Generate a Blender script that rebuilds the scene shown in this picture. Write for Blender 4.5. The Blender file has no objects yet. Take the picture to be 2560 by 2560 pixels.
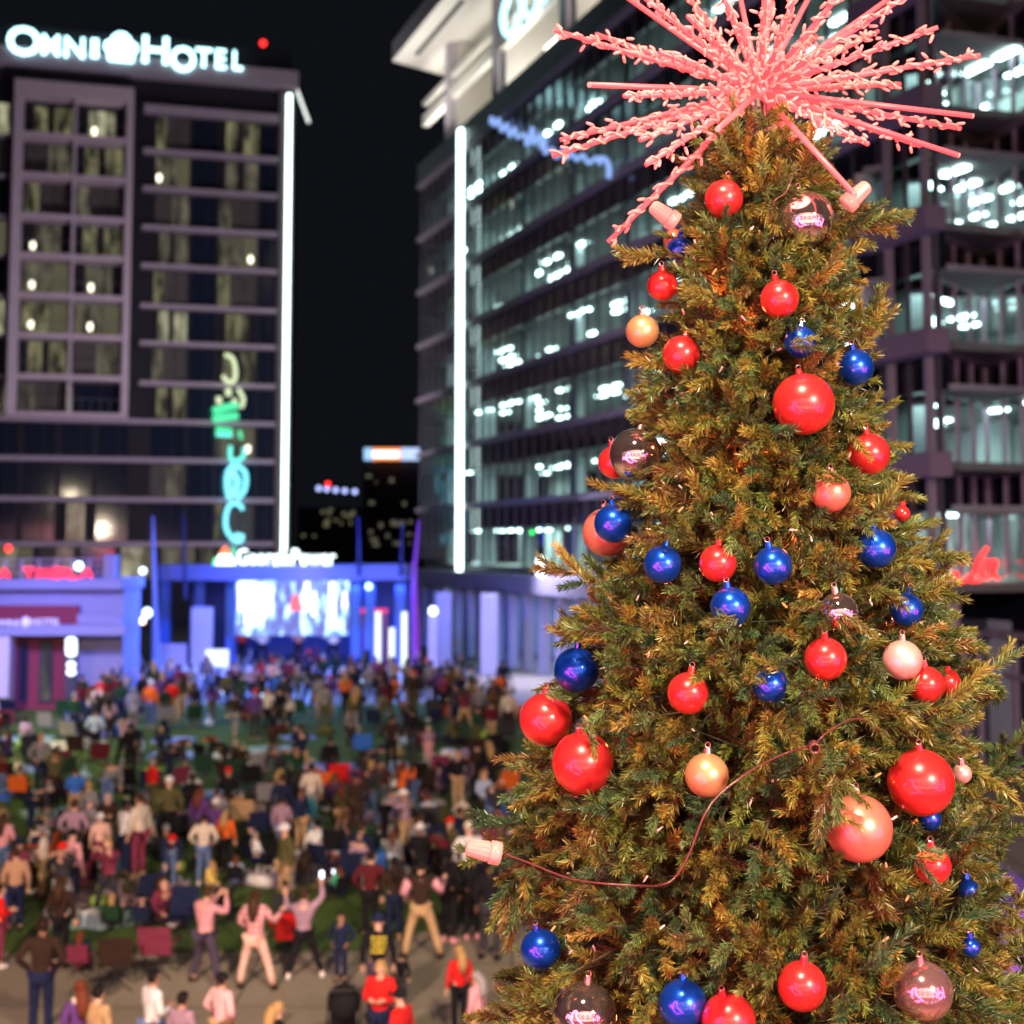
import bpy, bmesh, math, random
import numpy as np
from mathutils import Vector, Matrix, Quaternion
random.seed(7); RNG = np.random.default_rng(7)
S = bpy.context.scene; COL = S.collection
sin, cos, pi, rad = math.sin, math.cos, math.pi, math.radians
# ------------------------------------------------------------------ camera
F = 3733.0; PITCH = 0.08; CH = 7.9
Y0 = 1365 - F*math.tan(PITCH)
cd = bpy.data.cameras.new('camera'); cam = bpy.data.objects.new('camera', cd); COL.objects.link(cam)
cam.location = (0, 0, CH); cam.rotation_euler = (pi/2 + PITCH, 0, 0)
cd.sensor_width = 36; cd.lens = F/2560*36
cd.shift_y = -(1280 - Y0)/2560
cd.clip_end = 3000; cd.clip_start = .05
cd.dof.use_dof = True; cd.dof.focus_distance = 5.15; cd.dof.aperture_fstop = 2.1
S.camera = cam
# ------------------------------------------------------------------ world (night)
w = bpy.data.worlds.new('World'); S.world = w; w.use_nodes = True
wb = w.node_tree.nodes['Background']; wb.inputs[0].default_value = (.0046, .0052, .0072, 1); wb.inputs[1].default_value = 1.0
S.view_settings.view_transform = 'Standard'; S.view_settings.look = 'None'
S.view_settings.exposure = 0; S.view_settings.gamma = 1
S.render.engine = 'CYCLES'
cy = S.cycles
cy.use_denoising = True
try: cy.denoiser = 'OPENIMAGEDENOISE'
except Exception: pass
cy.max_bounces = 6; cy.diffuse_bounces = 2; cy.glossy_bounces = 3; cy.transparent_max_bounces = 12; cy.transmission_bounces = 4
cy.sample_clamp_indirect = 4; cy.caustics_reflective = False; cy.caustics_refractive = False; cy.use_light_tree = True

def aim(o, tgt):
    d = Vector(tgt) - o.location
    o.rotation_euler = d.to_track_quat('-Z', 'Y').to_euler()
def area(name, loc, tgt, size, power, col, sy=None, spread=180, shape='DISK'):
    l = bpy.data.lights.new(name, 'AREA'); l.energy = power; l.color = col; l.size = size; l.shape = shape
    if sy: l.shape = 'RECTANGLE'; l.size_y = sy
    l.spread = rad(spread)
    o = bpy.data.objects.new(name, l); COL.objects.link(o); o.location = loc; aim(o, tgt); return o
WARM = (1, .80, .55); WHITE = (1, .93, .85); PINK = (1, .25, .32); BLUE = (.05, .17, 1); VIOLET = (.42, .34, 1); PURP = (.74, .62, .76)
# lamps near the tree (seen as highlights in the baubles)
area('flood_lamp', (-.6, .2, 15.2), (.95, 5.2, 7.4), .9, 1900, (1, .82, .56))
area('flood_lamp', (5.4, -3.6, 10.6), (.95, 5.2, 7.4), .7, 1800, (1, .82, .58))
# unseen washes over plaza and lawn, left out of glossy reflections
def wash(*a, **k):
    o = area(*a, **k); o.visible_glossy = False; return o
wash('plaza_wash', (-9, -4, 15), (-7, 24, 0), 1.2, 2600, (1, .66, .56), spread=80)
wash('plaza_wash', (5, 3, 18), (-3, 30, 0), 1.2, 1000, (1, .84, .62), spread=80)
wash('lawn_wash', (-24, 46, 12), (-16, 52, 0), 1.0, 1100, (1, .95, .6), spread=100)
wash('lawn_wash', (13, 55, 17), (-4, 52, 1), 1.0, 500, (1, .80, .70), spread=100)
# stage wash
wash('stage_and_added_lamp', (-9, 69.0, 6.2), (-9.5, 55, 1.5), 10, 2600, BLUE, .8, spread=150)
wash('stage_and_added_lamp', (-9, 62.0, 13), (-9.5, 71, 4), 5, 2000, (.06, .14, 1), 1, spread=110)
wash('stage_and_added_lamp', (-17, 50, 9), (-20, 60, 4), 2, 950, (.16, .18, 1), spread=120)
wash('stage_and_added_lamp', (-10, 66, 9.5), (-10, 60.5, 1.5), 14, 2600, (.08, .20, 1), 1, spread=120)  # blue lamp added overhead to tint the front crowd
wash('path_lamp', (0.5, 74, 9), (1.5, 66, 1.5), 3, 2400, (.58, .58, 1), spread=140)
# facade washes
wash('facade_lamp', (-14, 88, 12), (-29, 120, 30), 4, 4600, PURP, spread=150)
wash('stage_and_added_lamp', (-8.5, 73.5, 6.2), (-8.5, 75, 1.5), 9, 900, (.08, .16, 1), 2, spread=160)
wash('facade_lamp', (-6, 60, 10), (14, 54, 22), 4, 650, (.75, .55, .95), spread=150)
wash('facade_lamp', (12, 30, 9), (14, 46, 14), 2, 260, (.72, .42, .95), spread=150)

# ------------------------------------------------------------------ pixel <-> place
CP, SP = cos(PITCH), sin(PITCH)
def ray(px, py):
    u = (px-1280)/F; v = (Y0-py)/F
    return Vector((u, CP - SP*v, SP + CP*v))
def R(px, py, Y):
    d = ray(px, py); k = Y/d.y
    return Vector((d.x*k, Y, CH + d.z*k))
def G(Y): return 0.0 if Y < 27 else min(1.5, (Y-27)*1.5/35)
def foot(px, py):
    d = ray(px, py); Y = 30.0
    for _ in range(30): Y = (G(Y) - CH)/d.z*d.y
    return Vector((d.x*Y/d.y, Y, G(Y)))
def onplane(px, py, o, ang):           # (u, z) where the pixel's ray meets a vertical plane
    d = ray(px, py); ux, uy = cos(ang), sin(ang)
    # o + u*(ux,uy) = k*(dx,dy)
    det = -ux*d.y + uy*d.x
    u = (o[0]*d.y - o[1]*d.x)/det
    X = o[0]+u*ux; Yv = o[1]+u*uy
    k = (Yv/d.y) if abs(d.y) > 1e-6 else X/d.x
    return u, CH + d.z*k

# ------------------------------------------------------------------ helpers
def tag(o, label=None, cat=None, group=None, kind=None):
    if label: o['label'] = label
    if cat: o['category'] = cat
    if group: o['group'] = group
    if kind: o['kind'] = kind
    return o
def empty(name, loc=(0, 0, 0), rz=0, label=None, cat=None, group=None):
    o = bpy.data.objects.new(name, None); COL.objects.link(o); o.location = loc; o.rotation_euler = (0, 0, rz)
    o.empty_display_size = .2
    return tag(o, label, cat, group)
def link(name, me, m=None, parent=None):
    o = bpy.data.objects.new(name, me); COL.objects.link(o)
    if m is not None:
        for x in (m if isinstance(m, (list, tuple)) else [m]): me.materials.append(x)
    if parent is not None: o.parent = parent
    return o
MATS = {}
def mat(name, col, rough=.6, metal=0, emit=None, es=0, var=0, scale=8, coat=0, bump=0, sample=True, trans=0, spec=None):
    if name in MATS: return MATS[name]
    m = bpy.data.materials.new(name); m.use_nodes = True; nt = m.node_tree; b = nt.nodes['Principled BSDF']
    b.inputs['Base Color'].default_value = (*col, 1); b.inputs['Roughness'].default_value = rough; b.inputs['Metallic'].default_value = metal
    if coat: b.inputs['Coat Weight'].default_value = coat; b.inputs['Coat Roughness'].default_value = .03
    if trans: b.inputs['Transmission Weight'].default_value = trans
    if spec is not None: b.inputs['Specular IOR Level'].default_value = spec
    if emit:
        b.inputs['Emission Color'].default_value = (*emit, 1); b.inputs['Emission Strength'].default_value = es
        if not sample: m.cycles.emission_sampling = 'NONE'
    if var or bump:
        tc = nt.nodes.new('ShaderNodeTexCoord'); n = nt.nodes.new('ShaderNodeTexNoise'); n.inputs['Scale'].default_value = scale
        n.inputs['Detail'].default_value = 5
        nt.links.new(tc.outputs['Object'], n.inputs['Vector'])
        if var:
            mx = nt.nodes.new('ShaderNodeMix'); mx.data_type = 'RGBA'
            mx.inputs['A'].default_value = (*[c*(1-var) for c in col], 1); mx.inputs['B'].default_value = (*[min(1, c*(1+var)) for c in col], 1)
            nt.links.new(n.outputs['Fac'], mx.inputs['Factor']); nt.links.new(mx.outputs['Result'], b.inputs['Base Color'])
        if bump:
            bp = nt.nodes.new('ShaderNodeBump'); bp.inputs['Strength'].default_value = bump
            nt.links.new(n.outputs['Fac'], bp.inputs['Height']); nt.links.new(bp.outputs['Normal'], b.inputs['Normal'])
    MATS[name] = m; return m
def emat(name, col, s, sample=False):
    return mat(name, (.02, .02, .02), .5, emit=col, es=s, sample=sample)
class MB:
    def __init__(s): s.v = []; s.f = []; s.m = []; s.cur = 0
    def box(s, x0, x1, y0, y1, z0, z1):
        b = len(s.v); s.v += [(x, y, z) for z in (z0, z1) for y in (y0, y1) for x in (x0, x1)]
        for q in ((0, 2, 3, 1), (4, 5, 7, 6), (0, 1, 5, 4), (2, 6, 7, 3), (0, 4, 6, 2), (1, 3, 7, 5)): s.f.append([b+i for i in q]); s.m.append(s.cur)
        return s
    def tube(s, pts, r, n=8, cap=True):
        pts = [Vector(p) for p in pts]; rs = r if isinstance(r, (list, tuple)) else [r]*len(pts)
        b = len(s.v); ref = None
        for i, p in enumerate(pts):
            a = pts[max(i-1, 0)]; c = pts[min(i+1, len(pts)-1)]; d = (c-a)
            d = d.normalized() if d.length > 1e-9 else Vector((0, 0, 1))
            if ref is None: ref = Vector((0, 0, 1)) if abs(d.z) < .9 else Vector((1, 0, 0))
            x = (ref - d*ref.dot(d)); x = x.normalized() if x.length > 1e-6 else d.orthogonal().normalized(); ref = x; y = d.cross(x)
            for k in range(n):
                t = 2*pi*k/n; s.v.append(tuple(p + (x*cos(t) + y*sin(t))*rs[i]))
        for i in range(len(pts)-1):
            for k in range(n):
                k2 = (k+1) % n; s.f.append([b+i*n+k, b+i*n+k2, b+(i+1)*n+k2, b+(i+1)*n+k]); s.m.append(s.cur)
        if cap:
            s.f.append([b+k for k in range(n)][::-1]); s.m.append(s.cur)
            e = b+(len(pts)-1)*n; s.f.append([e+k for k in range(n)]); s.m.append(s.cur)
        return s
    def ball(s, c, r, nu=12, nv=8):
        rx, ry, rz = r if isinstance(r, (tuple, list)) else (r, r, r)
        b = len(s.v); s.v.append((c[0], c[1], c[2]+rz))
        for i in range(1, nv):
            for k in range(nu):
                a = pi*i/nv; t = 2*pi*k/nu; s.v.append((c[0]+rx*sin(a)*cos(t), c[1]+ry*sin(a)*sin(t), c[2]+rz*cos(a)))
        s.v.append((c[0], c[1], c[2]-rz)); e = len(s.v)-1
        for k in range(nu):
            k2 = (k+1) % nu; s.f.append([b, b+1+k, b+1+k2]); s.m.append(s.cur)
            s.f.append([e, b+1+(nv-2)*nu+k2, b+1+(nv-2)*nu+k]); s.m.append(s.cur)
            for i in range(nv-2):
                s.f.append([b+1+i*nu+k, b+1+(i+1)*nu+k, b+1+(i+1)*nu+k2, b+1+i*nu+k2]); s.m.append(s.cur)
        return s
    def quad(s, *p):
        b = len(s.v); s.v += [tuple(q) for q in p]; s.f.append(list(range(b, b+len(p)))); s.m.append(s.cur); return s
    def prism(s, pts, y0, y1):      # outline in x,z, thickness along y
        b = len(s.v); n = len(pts)
        s.v += [(x, y0, z) for x, z in pts] + [(x, y1, z) for x, z in pts]
        s.f.append([b+i for i in range(n)]); s.f.append([b+n+i for i in range(n)][::-1]); s.m += [s.cur]*2
        for i in range(n): s.f.append([b+i, b+n+i, b+n+(i+1) % n, b+(i+1) % n]); s.m.append(s.cur)
        return s
    def mesh(s, name='mesh', smooth=False):
        me = bpy.data.meshes.new(name); me.from_pydata(s.v, [], s.f)
        me.polygons.foreach_set('material_index', s.m)
        if smooth: me.polygons.foreach_set('use_smooth', [True]*len(me.polygons))
        me.update(); return me
    def build(s, name, m, parent=None, smooth=False): return link(name, s.mesh(name, smooth), m, parent)
def bevel(o, wdt=.02, seg=2):
    md = o.modifiers.new('bevel', 'BEVEL'); md.width = wdt; md.segments = seg; md.limit_method = 'ANGLE'; return o
def text_mesh(txt, size, ext, bold=.0):
    c = bpy.data.curves.new('t', 'FONT'); c.body = txt; c.size = size; c.extrude = ext; c.offset = bold; c.resolution_u = 3
    o = bpy.data.objects.new('t', c); COL.objects.link(o); dg = bpy.context.evaluated_depsgraph_get()
    me = bpy.data.meshes.new_from_object(o.evaluated_get(dg)); bpy.data.objects.remove(o); me.materials.clear()
    me.transform(Matrix.Rotation(pi/2, 4, 'X')); return me
def copy_tree(o, parent=None):
    c = o.copy(); COL.objects.link(c); c.parent = parent
    for ch in list(o.children): copy_tree(ch, c)
    return c
def setm(o, m):
    o.material_slots[0].link = 'OBJECT'; o.material_slots[0].material = m

# ------------------------------------------------------------------ ground
def ground_mat(name, c1, c2, scale, joints=0, rough=.75):
    m = bpy.data.materials.new(name); m.use_nodes = True; nt = m.node_tree; b = nt.nodes['Principled BSDF']; b.inputs['Roughness'].default_value = rough
    tc = nt.nodes.new('ShaderNodeTexCoord'); n = nt.nodes.new('ShaderNodeTexNoise'); n.inputs['Scale'].default_value = scale; n.inputs['Detail'].default_value = 8
    n2 = nt.nodes.new('ShaderNodeTexNoise'); n2.inputs['Scale'].default_value = scale*12
    mx = nt.nodes.new('ShaderNodeMix'); mx.data_type = 'RGBA'; mx.inputs['A'].default_value = (*c1, 1); mx.inputs['B'].default_value = (*c2, 1)
    ad = nt.nodes.new('ShaderNodeMath'); ad.operation = 'MULTIPLY_ADD'; ad.inputs[1].default_value = .5; ad.inputs[2].default_value = .0
    a2 = nt.nodes.new('ShaderNodeMath'); a2.operation = 'MULTIPLY_ADD'; a2.inputs[1].default_value = .5
    L = nt.links.new
    L(tc.outputs['Object'], n.inputs['Vector']); L(tc.outputs['Object'], n2.inputs['Vector'])
    L(n.outputs['Fac'], ad.inputs[0]); L(n2.outputs['Fac'], a2.inputs[0]); L(ad.outputs[0], a2.inputs[2]); L(a2.outputs[0], mx.inputs['Factor'])
    out = mx.outputs['Result']
    if joints:
        br = nt.nodes.new('ShaderNodeTexBrick'); br.offset = 0; br.inputs['Scale'].default_value = 1; br.inputs['Mortar Size'].default_value = .025
        br.inputs['Brick Width'].default_value = joints; br.inputs['Row Height'].default_value = joints
        br.inputs['Color1'].default_value = (1, 1, 1, 1); br.inputs['Color2'].default_value = (.82, .82, .82, 1); br.inputs['Mortar'].default_value = (.35, .35, .35, 1)
        m2 = nt.nodes.new('ShaderNodeMix'); m2.data_type = 'RGBA'; m2.blend_type = 'MULTIPLY'; m2.inputs['Factor'].default_value = 1
        L(tc.outputs['Object'], br.inputs['Vector']); L(out, m2.inputs['A']); L(br.outputs['Color'], m2.inputs['B']); out = m2.outputs['Result']
    L(out, b.inputs['Base Color'])
    bp = nt.nodes.new('ShaderNodeBump'); bp.inputs['Strength'].default_value = .4; L(n2.outputs['Fac'], bp.inputs['Height']); L(bp.outputs['Normal'], b.inputs['Normal'])
    return m
def sheet(name, poly, dz, m, kind='structure'):       # polygon draped on the sloping ground, split at the bends
    bm = bmesh.new(); bm.faces.new([bm.verts.new((x, y, 0)) for x, y in poly])
    for yy in (27, 62):
        bmesh.ops.bisect_plane(bm, geom=bm.verts[:]+bm.edges[:]+bm.faces[:], plane_co=(0, yy, 0), plane_no=(0, 1, 0))
    for v in bm.verts: v.co.z = G(v.co.y) + dz
    me = bpy.data.meshes.new(name); bm.to_mesh(me); bm.free(); o = link(name, me, m); o['kind'] = kind; return o
sheet('ground', [(-900, -60), (900, -60), (900, 1500), (-900, 1500)], -.02, ground_mat('asphalt', (.03, .03, .032), (.055, .055, .055), .3))
sheet('plaza', [(-60, -20), (45, -20), (45, 84), (-60, 84)], 0, ground_mat('concrete_paving', (.20, .17, .12), (.36, .31, .23), .35, 2.4))
LAWN = [(-45, 29.0), (-3.0, 29.5), (-1.2, 31.3), (3, 31.5), (9.5, 31.5), (6.0, 47), (1.0, 59), (-3, 61.5), (-45, 61.5)]
sheet('lawn', LAWN, .012, ground_mat('turf', (.030, .060, .015), (.105, .165, .040), 1.2))

# ------------------------------------------------------------------ hotel
HO = (-18.2, 122.0); HA = math.atan2(6.3, 21.5)
hotel = empty('hotel', (HO[0], HO[1], G(122)), HA, 'tall dark glass hotel with purple lit slabs and a framed balcony block at left', 'hotel')
HZ0 = G(122)
def hp(px, py): u, z = onplane(px, py, HO, HA); return u, z - HZ0
slab_m = mat('painted_slab', (.42, .36, .42), .6, var=.12, scale=1.5)
frame_m = mat('pale_panel', (.60, .50, .56), .55, var=.1, scale=1)
dark_m = mat('dark_cladding', (.018, .018, .028), .45, var=.3, scale=.7)
glassd_m = mat('dark_glass', (.012, .018, .035), .07, spec=.8)
def lit_mat(name, col, lo, hi, seed):
    m = bpy.data.materials.new(name); m.use_nodes = True; nt = m.node_tree; b = nt.nodes['Principled BSDF']
    b.inputs['Base Color'].default_value = (.03, .03, .03, 1); b.inputs['Roughness'].default_value = .15
    tc = nt.nodes.new('ShaderNodeTexCoord'); n = nt.nodes.new('ShaderNodeTexNoise'); n.inputs['Scale'].default_value = 1.1; n.inputs['Detail'].default_value = 3
    mp = nt.nodes.new('ShaderNodeMapping'); mp.inputs['Scale'].default_value = (1.6, 1, .5); mp.inputs['Location'].default_value = (seed*3.3, seed, seed*7)
    mr = nt.nodes.new('ShaderNodeMapRange'); mr.inputs['From Min'].default_value = .38; mr.inputs['From Max'].default_value = .66
    mr.inputs['To Min'].default_value = lo; mr.inputs['To Max'].default_value = hi
    L = nt.links.new; L(tc.outputs['Object'], mp.inputs['Vector']); L(mp.outputs[0], n.inputs['Vector']); L(n.outputs['Fac'], mr.inputs['Value'])
    b.inputs['Emission Color'].default_value = (*col, 1); L(mr.outputs[0], b.inputs['Emission Strength']); m.cycles.emission_sampling = 'NONE'
    return m
room_warm = [lit_mat('room_light_warm', (.62, .58, .30), .02, .34, 1), lit_mat('room_light_bright', (.80, .78, .50), .1, .6, 2), lit_mat('room_light_dim', (.42, .38, .25), .04, .30, 3)]
lamp_glow = emat('lamp_shade_glow', (1, .95, .70), 3)
ZT = hp(700, 118)[1]; 
cz1 = hp(700, 182)[1]; cz0 = hp(700, 223)[1]
MB().box(-48, -.2, .6, 18, cz1, ZT).build('penthouse', mat('penthouse_cladding', (.012, .012, .02), .7), hotel)
MB().box(-48, .25, -.9, 18.2, cz0, cz1-.003).build('cornice', slab_m, hotel)
MB().box(-47.8, -.9, .5, 17.8, 0, cz0-.003).build('wall', dark_m, hotel)
c_soff = hp(700, 250)[1]
# right bay: slabs and windows between px 350 and 700
bands = [285, 389, 482, 578, 673, 772, 864, 963, 1058, 1153, 1251, 1360]
uL = hp(352, 700)[0]; uR = hp(698, 700)[0]
zs = [hp(525, b)[1] for b in bands]
for i, z in enumerate(zs):
    x0 = -47.9 if i >= 8 else uL; h = .62 if i == 0 else .36
    MB().box(x0, uR+.3, -.45, .49, z-h/2, z+h/2).build('floor_slab', slab_m, hotel)
random.seed(3)
litR = {(1, 0): 2, (2, 0): 0, (3, 2): 2, (6, 0): 2, (6, 2): 0, (8, 2): 2, (9, 0): 0, (0, 0): 0, (0, 2): 2, (1, 2): 2, (2, 2): 2, (3, 0): 2, (4, 0): 2, (4, 2): 0, (5, 0): 1, (5, 2): 0, (7, 0): 2, (10, 2): 2}
CURT = [mat('curtain_dark', (.02, .02, .025), .8), mat('curtain_grey', (.10, .09, .08), .8, var=.4, scale=2), emat('curtain_backlit', (.55, .50, .30), .16)]
WR = random.Random(12)
def window(x0, x1, z0, z1, y, lit, lamp=None):
    w_ = MB(); fr = .07
    w_.box(x0, x1, y-.06, y, z0, z0+fr).box(x0, x1, y-.06, y, z1-fr, z1).box(x0, x0+fr, y-.06, y, z0+fr, z1-fr).box(x1-fr, x1, y-.06, y, z0+fr, z1-fr)
    mid = x0+(x1-x0)*.62; w_.box(mid-.03, mid+.03, y-.055, y, z0+fr, z1-fr)
    f = w_.build('window', mat('window_frame_metal', (.05, .05, .06), .4, .6), hotel)
    p = MB().quad((x0+fr, y-.02, z0+fr), (x1-fr, y-.02, z0+fr), (x1-fr, y-.02, z1-fr), (x0+fr, y-.02, z1-fr))
    p.build('pane', glassd_m if lit is None else (room_warm[lit] if WR.random() < .6 else WR.choice(room_warm)), f)
    if lit is not None:
        k = WR.randrange(5); wq = x1-x0-2*fr
        for a_, b_ in ([(.0, .22), (.80, 1)], [(.0, .5)], [(.62, 1)], [(.0, .15), (.45, .6)], [(.3, 1)])[k]:
            MB().box(x0+fr+wq*a_, x0+fr+wq*b_, y-.034, y-.024, z0+fr, z1-fr).build('curtain', CURT[k % 3], f)
        if k in (1, 3, 4): lamp = None
    if lamp is not None:
        lx = x0+(x1-x0)*lamp; MB().tube([(lx, y-.03, z0+.55), (lx, y-.05, z0+.95), (lx, y-.03, z0+1.15)], [.14, .21, .13], 8).build('lamp', lamp_glow, f)
wx = [uL+.1, hp(383, 700)[0], hp(472, 700)[0], hp(545, 700)[0], hp(645, 700)[0], uR]
for i in range(len(zs)-1):
    z1 = zs[i]-.2; z0 = zs[i+1]+.2
    if i == 0: z1 -= .12
    cols = [(wx[1], wx[2]), (wx[2]+.15, wx[3]-.1), (wx[3], wx[4]), (wx[4]+.1, wx[5])]
    for c, (a, b) in enumerate(cols):
        key = (i, 0 if c == 0 else (2 if c == 2 else 9)); lit = litR.get(key)
        lamp = None
        if lit is not None and not (i in (5,)) : lamp = .12 if c == 0 else .82
        window(a, b, z0, z1, .48, lit, lamp)
# left lower rows under the balcony block (z index 8..11)
random.seed(5)
for i in (8, 9, 10):
    z1 = zs[i]-.2; z0 = zs[i+1]+.2; x = uL-.4; c = 0
    while x > -30:
        lit = random.choice([0, 2, None]) if i == 10 else None
        window(x-2.7, x-.15, z0, z1, .48, lit, .3 if lit is not None and random.random() < .5 else None); x -= 2.8; c += 1
zr = zs[7]-.2; zr0 = zs[8]+.2; x = uL-.4
for c, lit in enumerate((None, 0, None, 2, None, 2)):
    window(x-2.7, x-.15, zr0, zr, .48, lit, .25 if lit is not None else None); x -= 2.8
z1 = zs[11]-.2; x = uR
for c in range(9):
    window(x-2.9, x-.15, z1-2.6, z1, .48, [None, 2, 2, 0, None, 2, 0, None, 2][c]); x -= 3.1
# balcony block
bl, br_ = hp(27, 640)[0], hp(326, 640)[0]; bt, bb = hp(190, 222)[1], hp(190, 1046)[1]
fm = MB(); y0, y1 = -1.6, .48
fm.box(bl, bl+.75, y0, y1, bb, bt).box(br_-.55, br_, y0, y1, bb, bt).box(bl+.75, br_-.55, y0, y1, bt-1.2, bt).box(bl+.75, br_-.55, y0, y1, bb, bb+.35)
bevel(fm.build('balcony_frame', frame_m, hotel), .04)
rows = [352, 451, 551, 648, 746, 845, 946]
rz = [bt-1.2] + [hp(190, r)[1] for r in rows] + [bb+.35]
cx = (bl+br_)/2+.1
for i in range(len(rz)):
    if 0 < i < len(rz)-1:
        MB().box(bl+.755, br_-.555, y0+.12, y1, rz[i]-.28, rz[i]+.12).build('balcony_slab', frame_m, hotel)
MB().box(cx-.12, cx+.12, y0+.25, y1-.004, bb+.352, bt-1.204).build('dividing_wall', frame_m, hotel)
blit = {(3, 0): 2, (3, 1): 2, (2, 1): 2, (7, 0): 2, (0, 1): 1, (0, 0): 0, (1, 0): 2, (1, 1): 0, (2, 0): 0, (4, 1): 1, (4, 0): 2, (5, 0): 0, (5, 1): 2, (6, 0): 0, (6, 1): 2}
for i in range(len(rz)-1):
    z1_, z0_ = rz[i]-.29, rz[i+1]+.13
    for c, (a, b) in enumerate(((bl+.9, cx-.2), (cx+.2, br_-.65))):
        lit = blit.get((i, c)); window(a, b, z0_, z1_, .44, lit, (.2 if c == 0 else .35) if lit is not None else None)
        g = MB(); g.box(a-.1, b+.05, y0+.3, y0+.34, z0_+.95, z0_+1.0)
        for k in range(6): xx = a+(b-a)*k/5; g.box(xx-.02, xx+.02, y0+.31, y0+.33, z0_, z0_+.95)
        g.build('balcony_railing', mat('railing_metal', (.25, .25, .28), .4, .7), hotel)
# far-left strip of rooms
for i in range(8):
    window(bl-3.2, bl-.35, rz[i+1]+.1, rz[i]-.25, .46, [1, 2, None, 0, None, 2, 0, None][i])
    MB().box(-47.9, bl-.3, -.3, .47, rz[i+1]-.2, rz[i+1]+.08).build('floor_slab', slab_m, hotel)
# led strip and end wall
su = hp(714, 800)[0]
led = MB().box(su-.18, su+.18, -.75, -.5, hp(722, 1378)[1], hp(722, 241)[1]).build('light_strip', emat('cool_led', (.72, 1, .97), 5, True), hotel); led['label'] = 'glowing white vertical light strip at the corner'
zt = hp(722, 226)[1]
e = MB(); e.v = [(su-.8, -.5, 0), (su+.4, -.5, 0), (su+2.2, 10, 0), (su-.8, 10, 0), (su-.8, -.5, zt), (su+.4, -.5, zt), (su+2.2, 10, zt), (su-.8, 10, zt)]
e.f = [[0, 1, 5, 4], [1, 2, 6, 5], [2, 3, 7, 6], [3, 0, 4, 7], [4, 5, 6, 7]]; e.m = [0]*5
e.build('end_wall', mat('mauve_cladding', (.10, .065, .075), .7, var=.1), hotel)
a_, b_ = R(741, 222, 124.5), R(772, 306, 126.5)
ls = MB().tube([hotel.matrix_world.inverted() @ a_ if False else a_, b_], .13, 6).build('roof_light', emat('cool_led_soft', (.8, .85, .8), 1.6)); tag(ls, 'thin slanting light bar at the hotel roof corner', 'light')
# hotel sign
sign = empty('rooftop_sign', (HO[0], HO[1], HZ0), HA, 'glowing white rooftop sign reading OMNI HOTEL above the cornice', 'sign')
neon_w = emat('sign_white', (.50, .95, 1.0), 4, True)
def put_text(txt, px0, px1, py0, py1, parent, m, o, ang, z0, y=-.7, ext=.12, bold=.02, name='letter'):
    me = text_mesh(txt, 1, ext, bold)
    co = np.empty(len(me.vertices)*3); me.vertices.foreach_get('co', co); co = co.reshape(-1, 3)
    mn, mx = co.min(0), co.max(0)
    u0, zt_ = onplane(px0, py0, o, ang); u1, _ = onplane(px1, py0, o, ang); zb_ = onplane((px0+px1)/2, py1, o, ang)[1]; zt_ = onplane((px0+px1)/2, py0, o, ang)[1]
    co[:, 0] = (co[:, 0]-mn[0])/(mx[0]-mn[0])*(u1-u0)+u0; co[:, 2] = (co[:, 2]-mn[2])/(mx[2]-mn[2])*(zt_-zb_)+zb_-z0; co[:, 1] += y
    me.vertices.foreach_set('co', co.ravel()); me.update()
    return link(name, me, m, parent)
for ch, a, b, t, bo in (('O', 20, 103, 78, 152), ('M', 106, 150, 98, 152), ('N', 162, 212, 104, 158), ('I', 228, 246, 108, 158),
                        ('H', 356, 420, 102, 172), ('O', 425, 487, 127, 192), ('T', 487, 528, 131, 181), ('E', 537, 562, 134, 185), ('L', 580, 603, 138, 188)):
    put_text(ch, a, b, t, bo-4, sign, neon_w, HO, HA, HZ0, -1.05, .08, .012)
b0, b1 = onplane(258, 160, HO, HA), onplane(345, 96, HO, HA)
lg = MB(); ccx = (b0[0]+b1[0])/2; zz = b0[1]-HZ0; wdt = (b1[0]-b0[0]); ht = b1[1]-b0[1]
pts = [(-.36, 0), (.36, 0), (.40, .28), (.5, .42), (.48, .62), (.30, .74), (.26, .86), (.10, 1), (-.10, 1), (-.26, .86), (-.30, .74), (-.48, .62), (-.5, .42), (-.40, .28)]
lg.prism([(ccx+x*wdt, zz+z*ht) for x, z in pts], -1.15, -.98); lg.build('emblem', neon_w, sign)
rb = MB().ball(R(658, 108, 130), .28).build('beacon', emat('red_beacon', (1, .02, .02), 4)); tag(rb, 'small red aviation beacon on the hotel roof', 'beacon')
# wavy reflection on the hotel glass, rebuilt as glowing tubes
def glow_strokes(name, strokes, o, ang, yoff, label, cat='sign', r=.12):
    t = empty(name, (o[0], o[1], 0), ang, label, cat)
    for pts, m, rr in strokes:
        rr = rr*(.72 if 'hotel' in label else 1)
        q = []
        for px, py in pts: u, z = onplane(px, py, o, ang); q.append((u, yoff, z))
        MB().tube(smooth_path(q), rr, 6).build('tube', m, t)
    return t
def smooth_path(q, n=5):
    q = [Vector(p) for p in q]
    if len(q) < 3: return q
    out = []; P = [q[0]*2-q[1]]+q+[q[-1]*2-q[-2]]
    for i in range(1, len(P)-2):
        for k in range(n):
            t = k/n; a, b, c, d = P[i-1:i+3]
            out.append(.5*((2*b)+(c-a)*t+(2*a-5*b+4*c-d)*t*t+(3*b-a-3*c+d)*t**3))
    out.append(q[-1]); return out
cream = emat('reflection_cream', (.85, 1, .60), 1.1); green = emat('reflection_green', (.10, 1, .45), 1.1); cyan = emat('reflection_cyan', (.20, .80, 1), 1.9); teal = emat('reflection_teal', (.15, .9, .75), 1.6)
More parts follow.
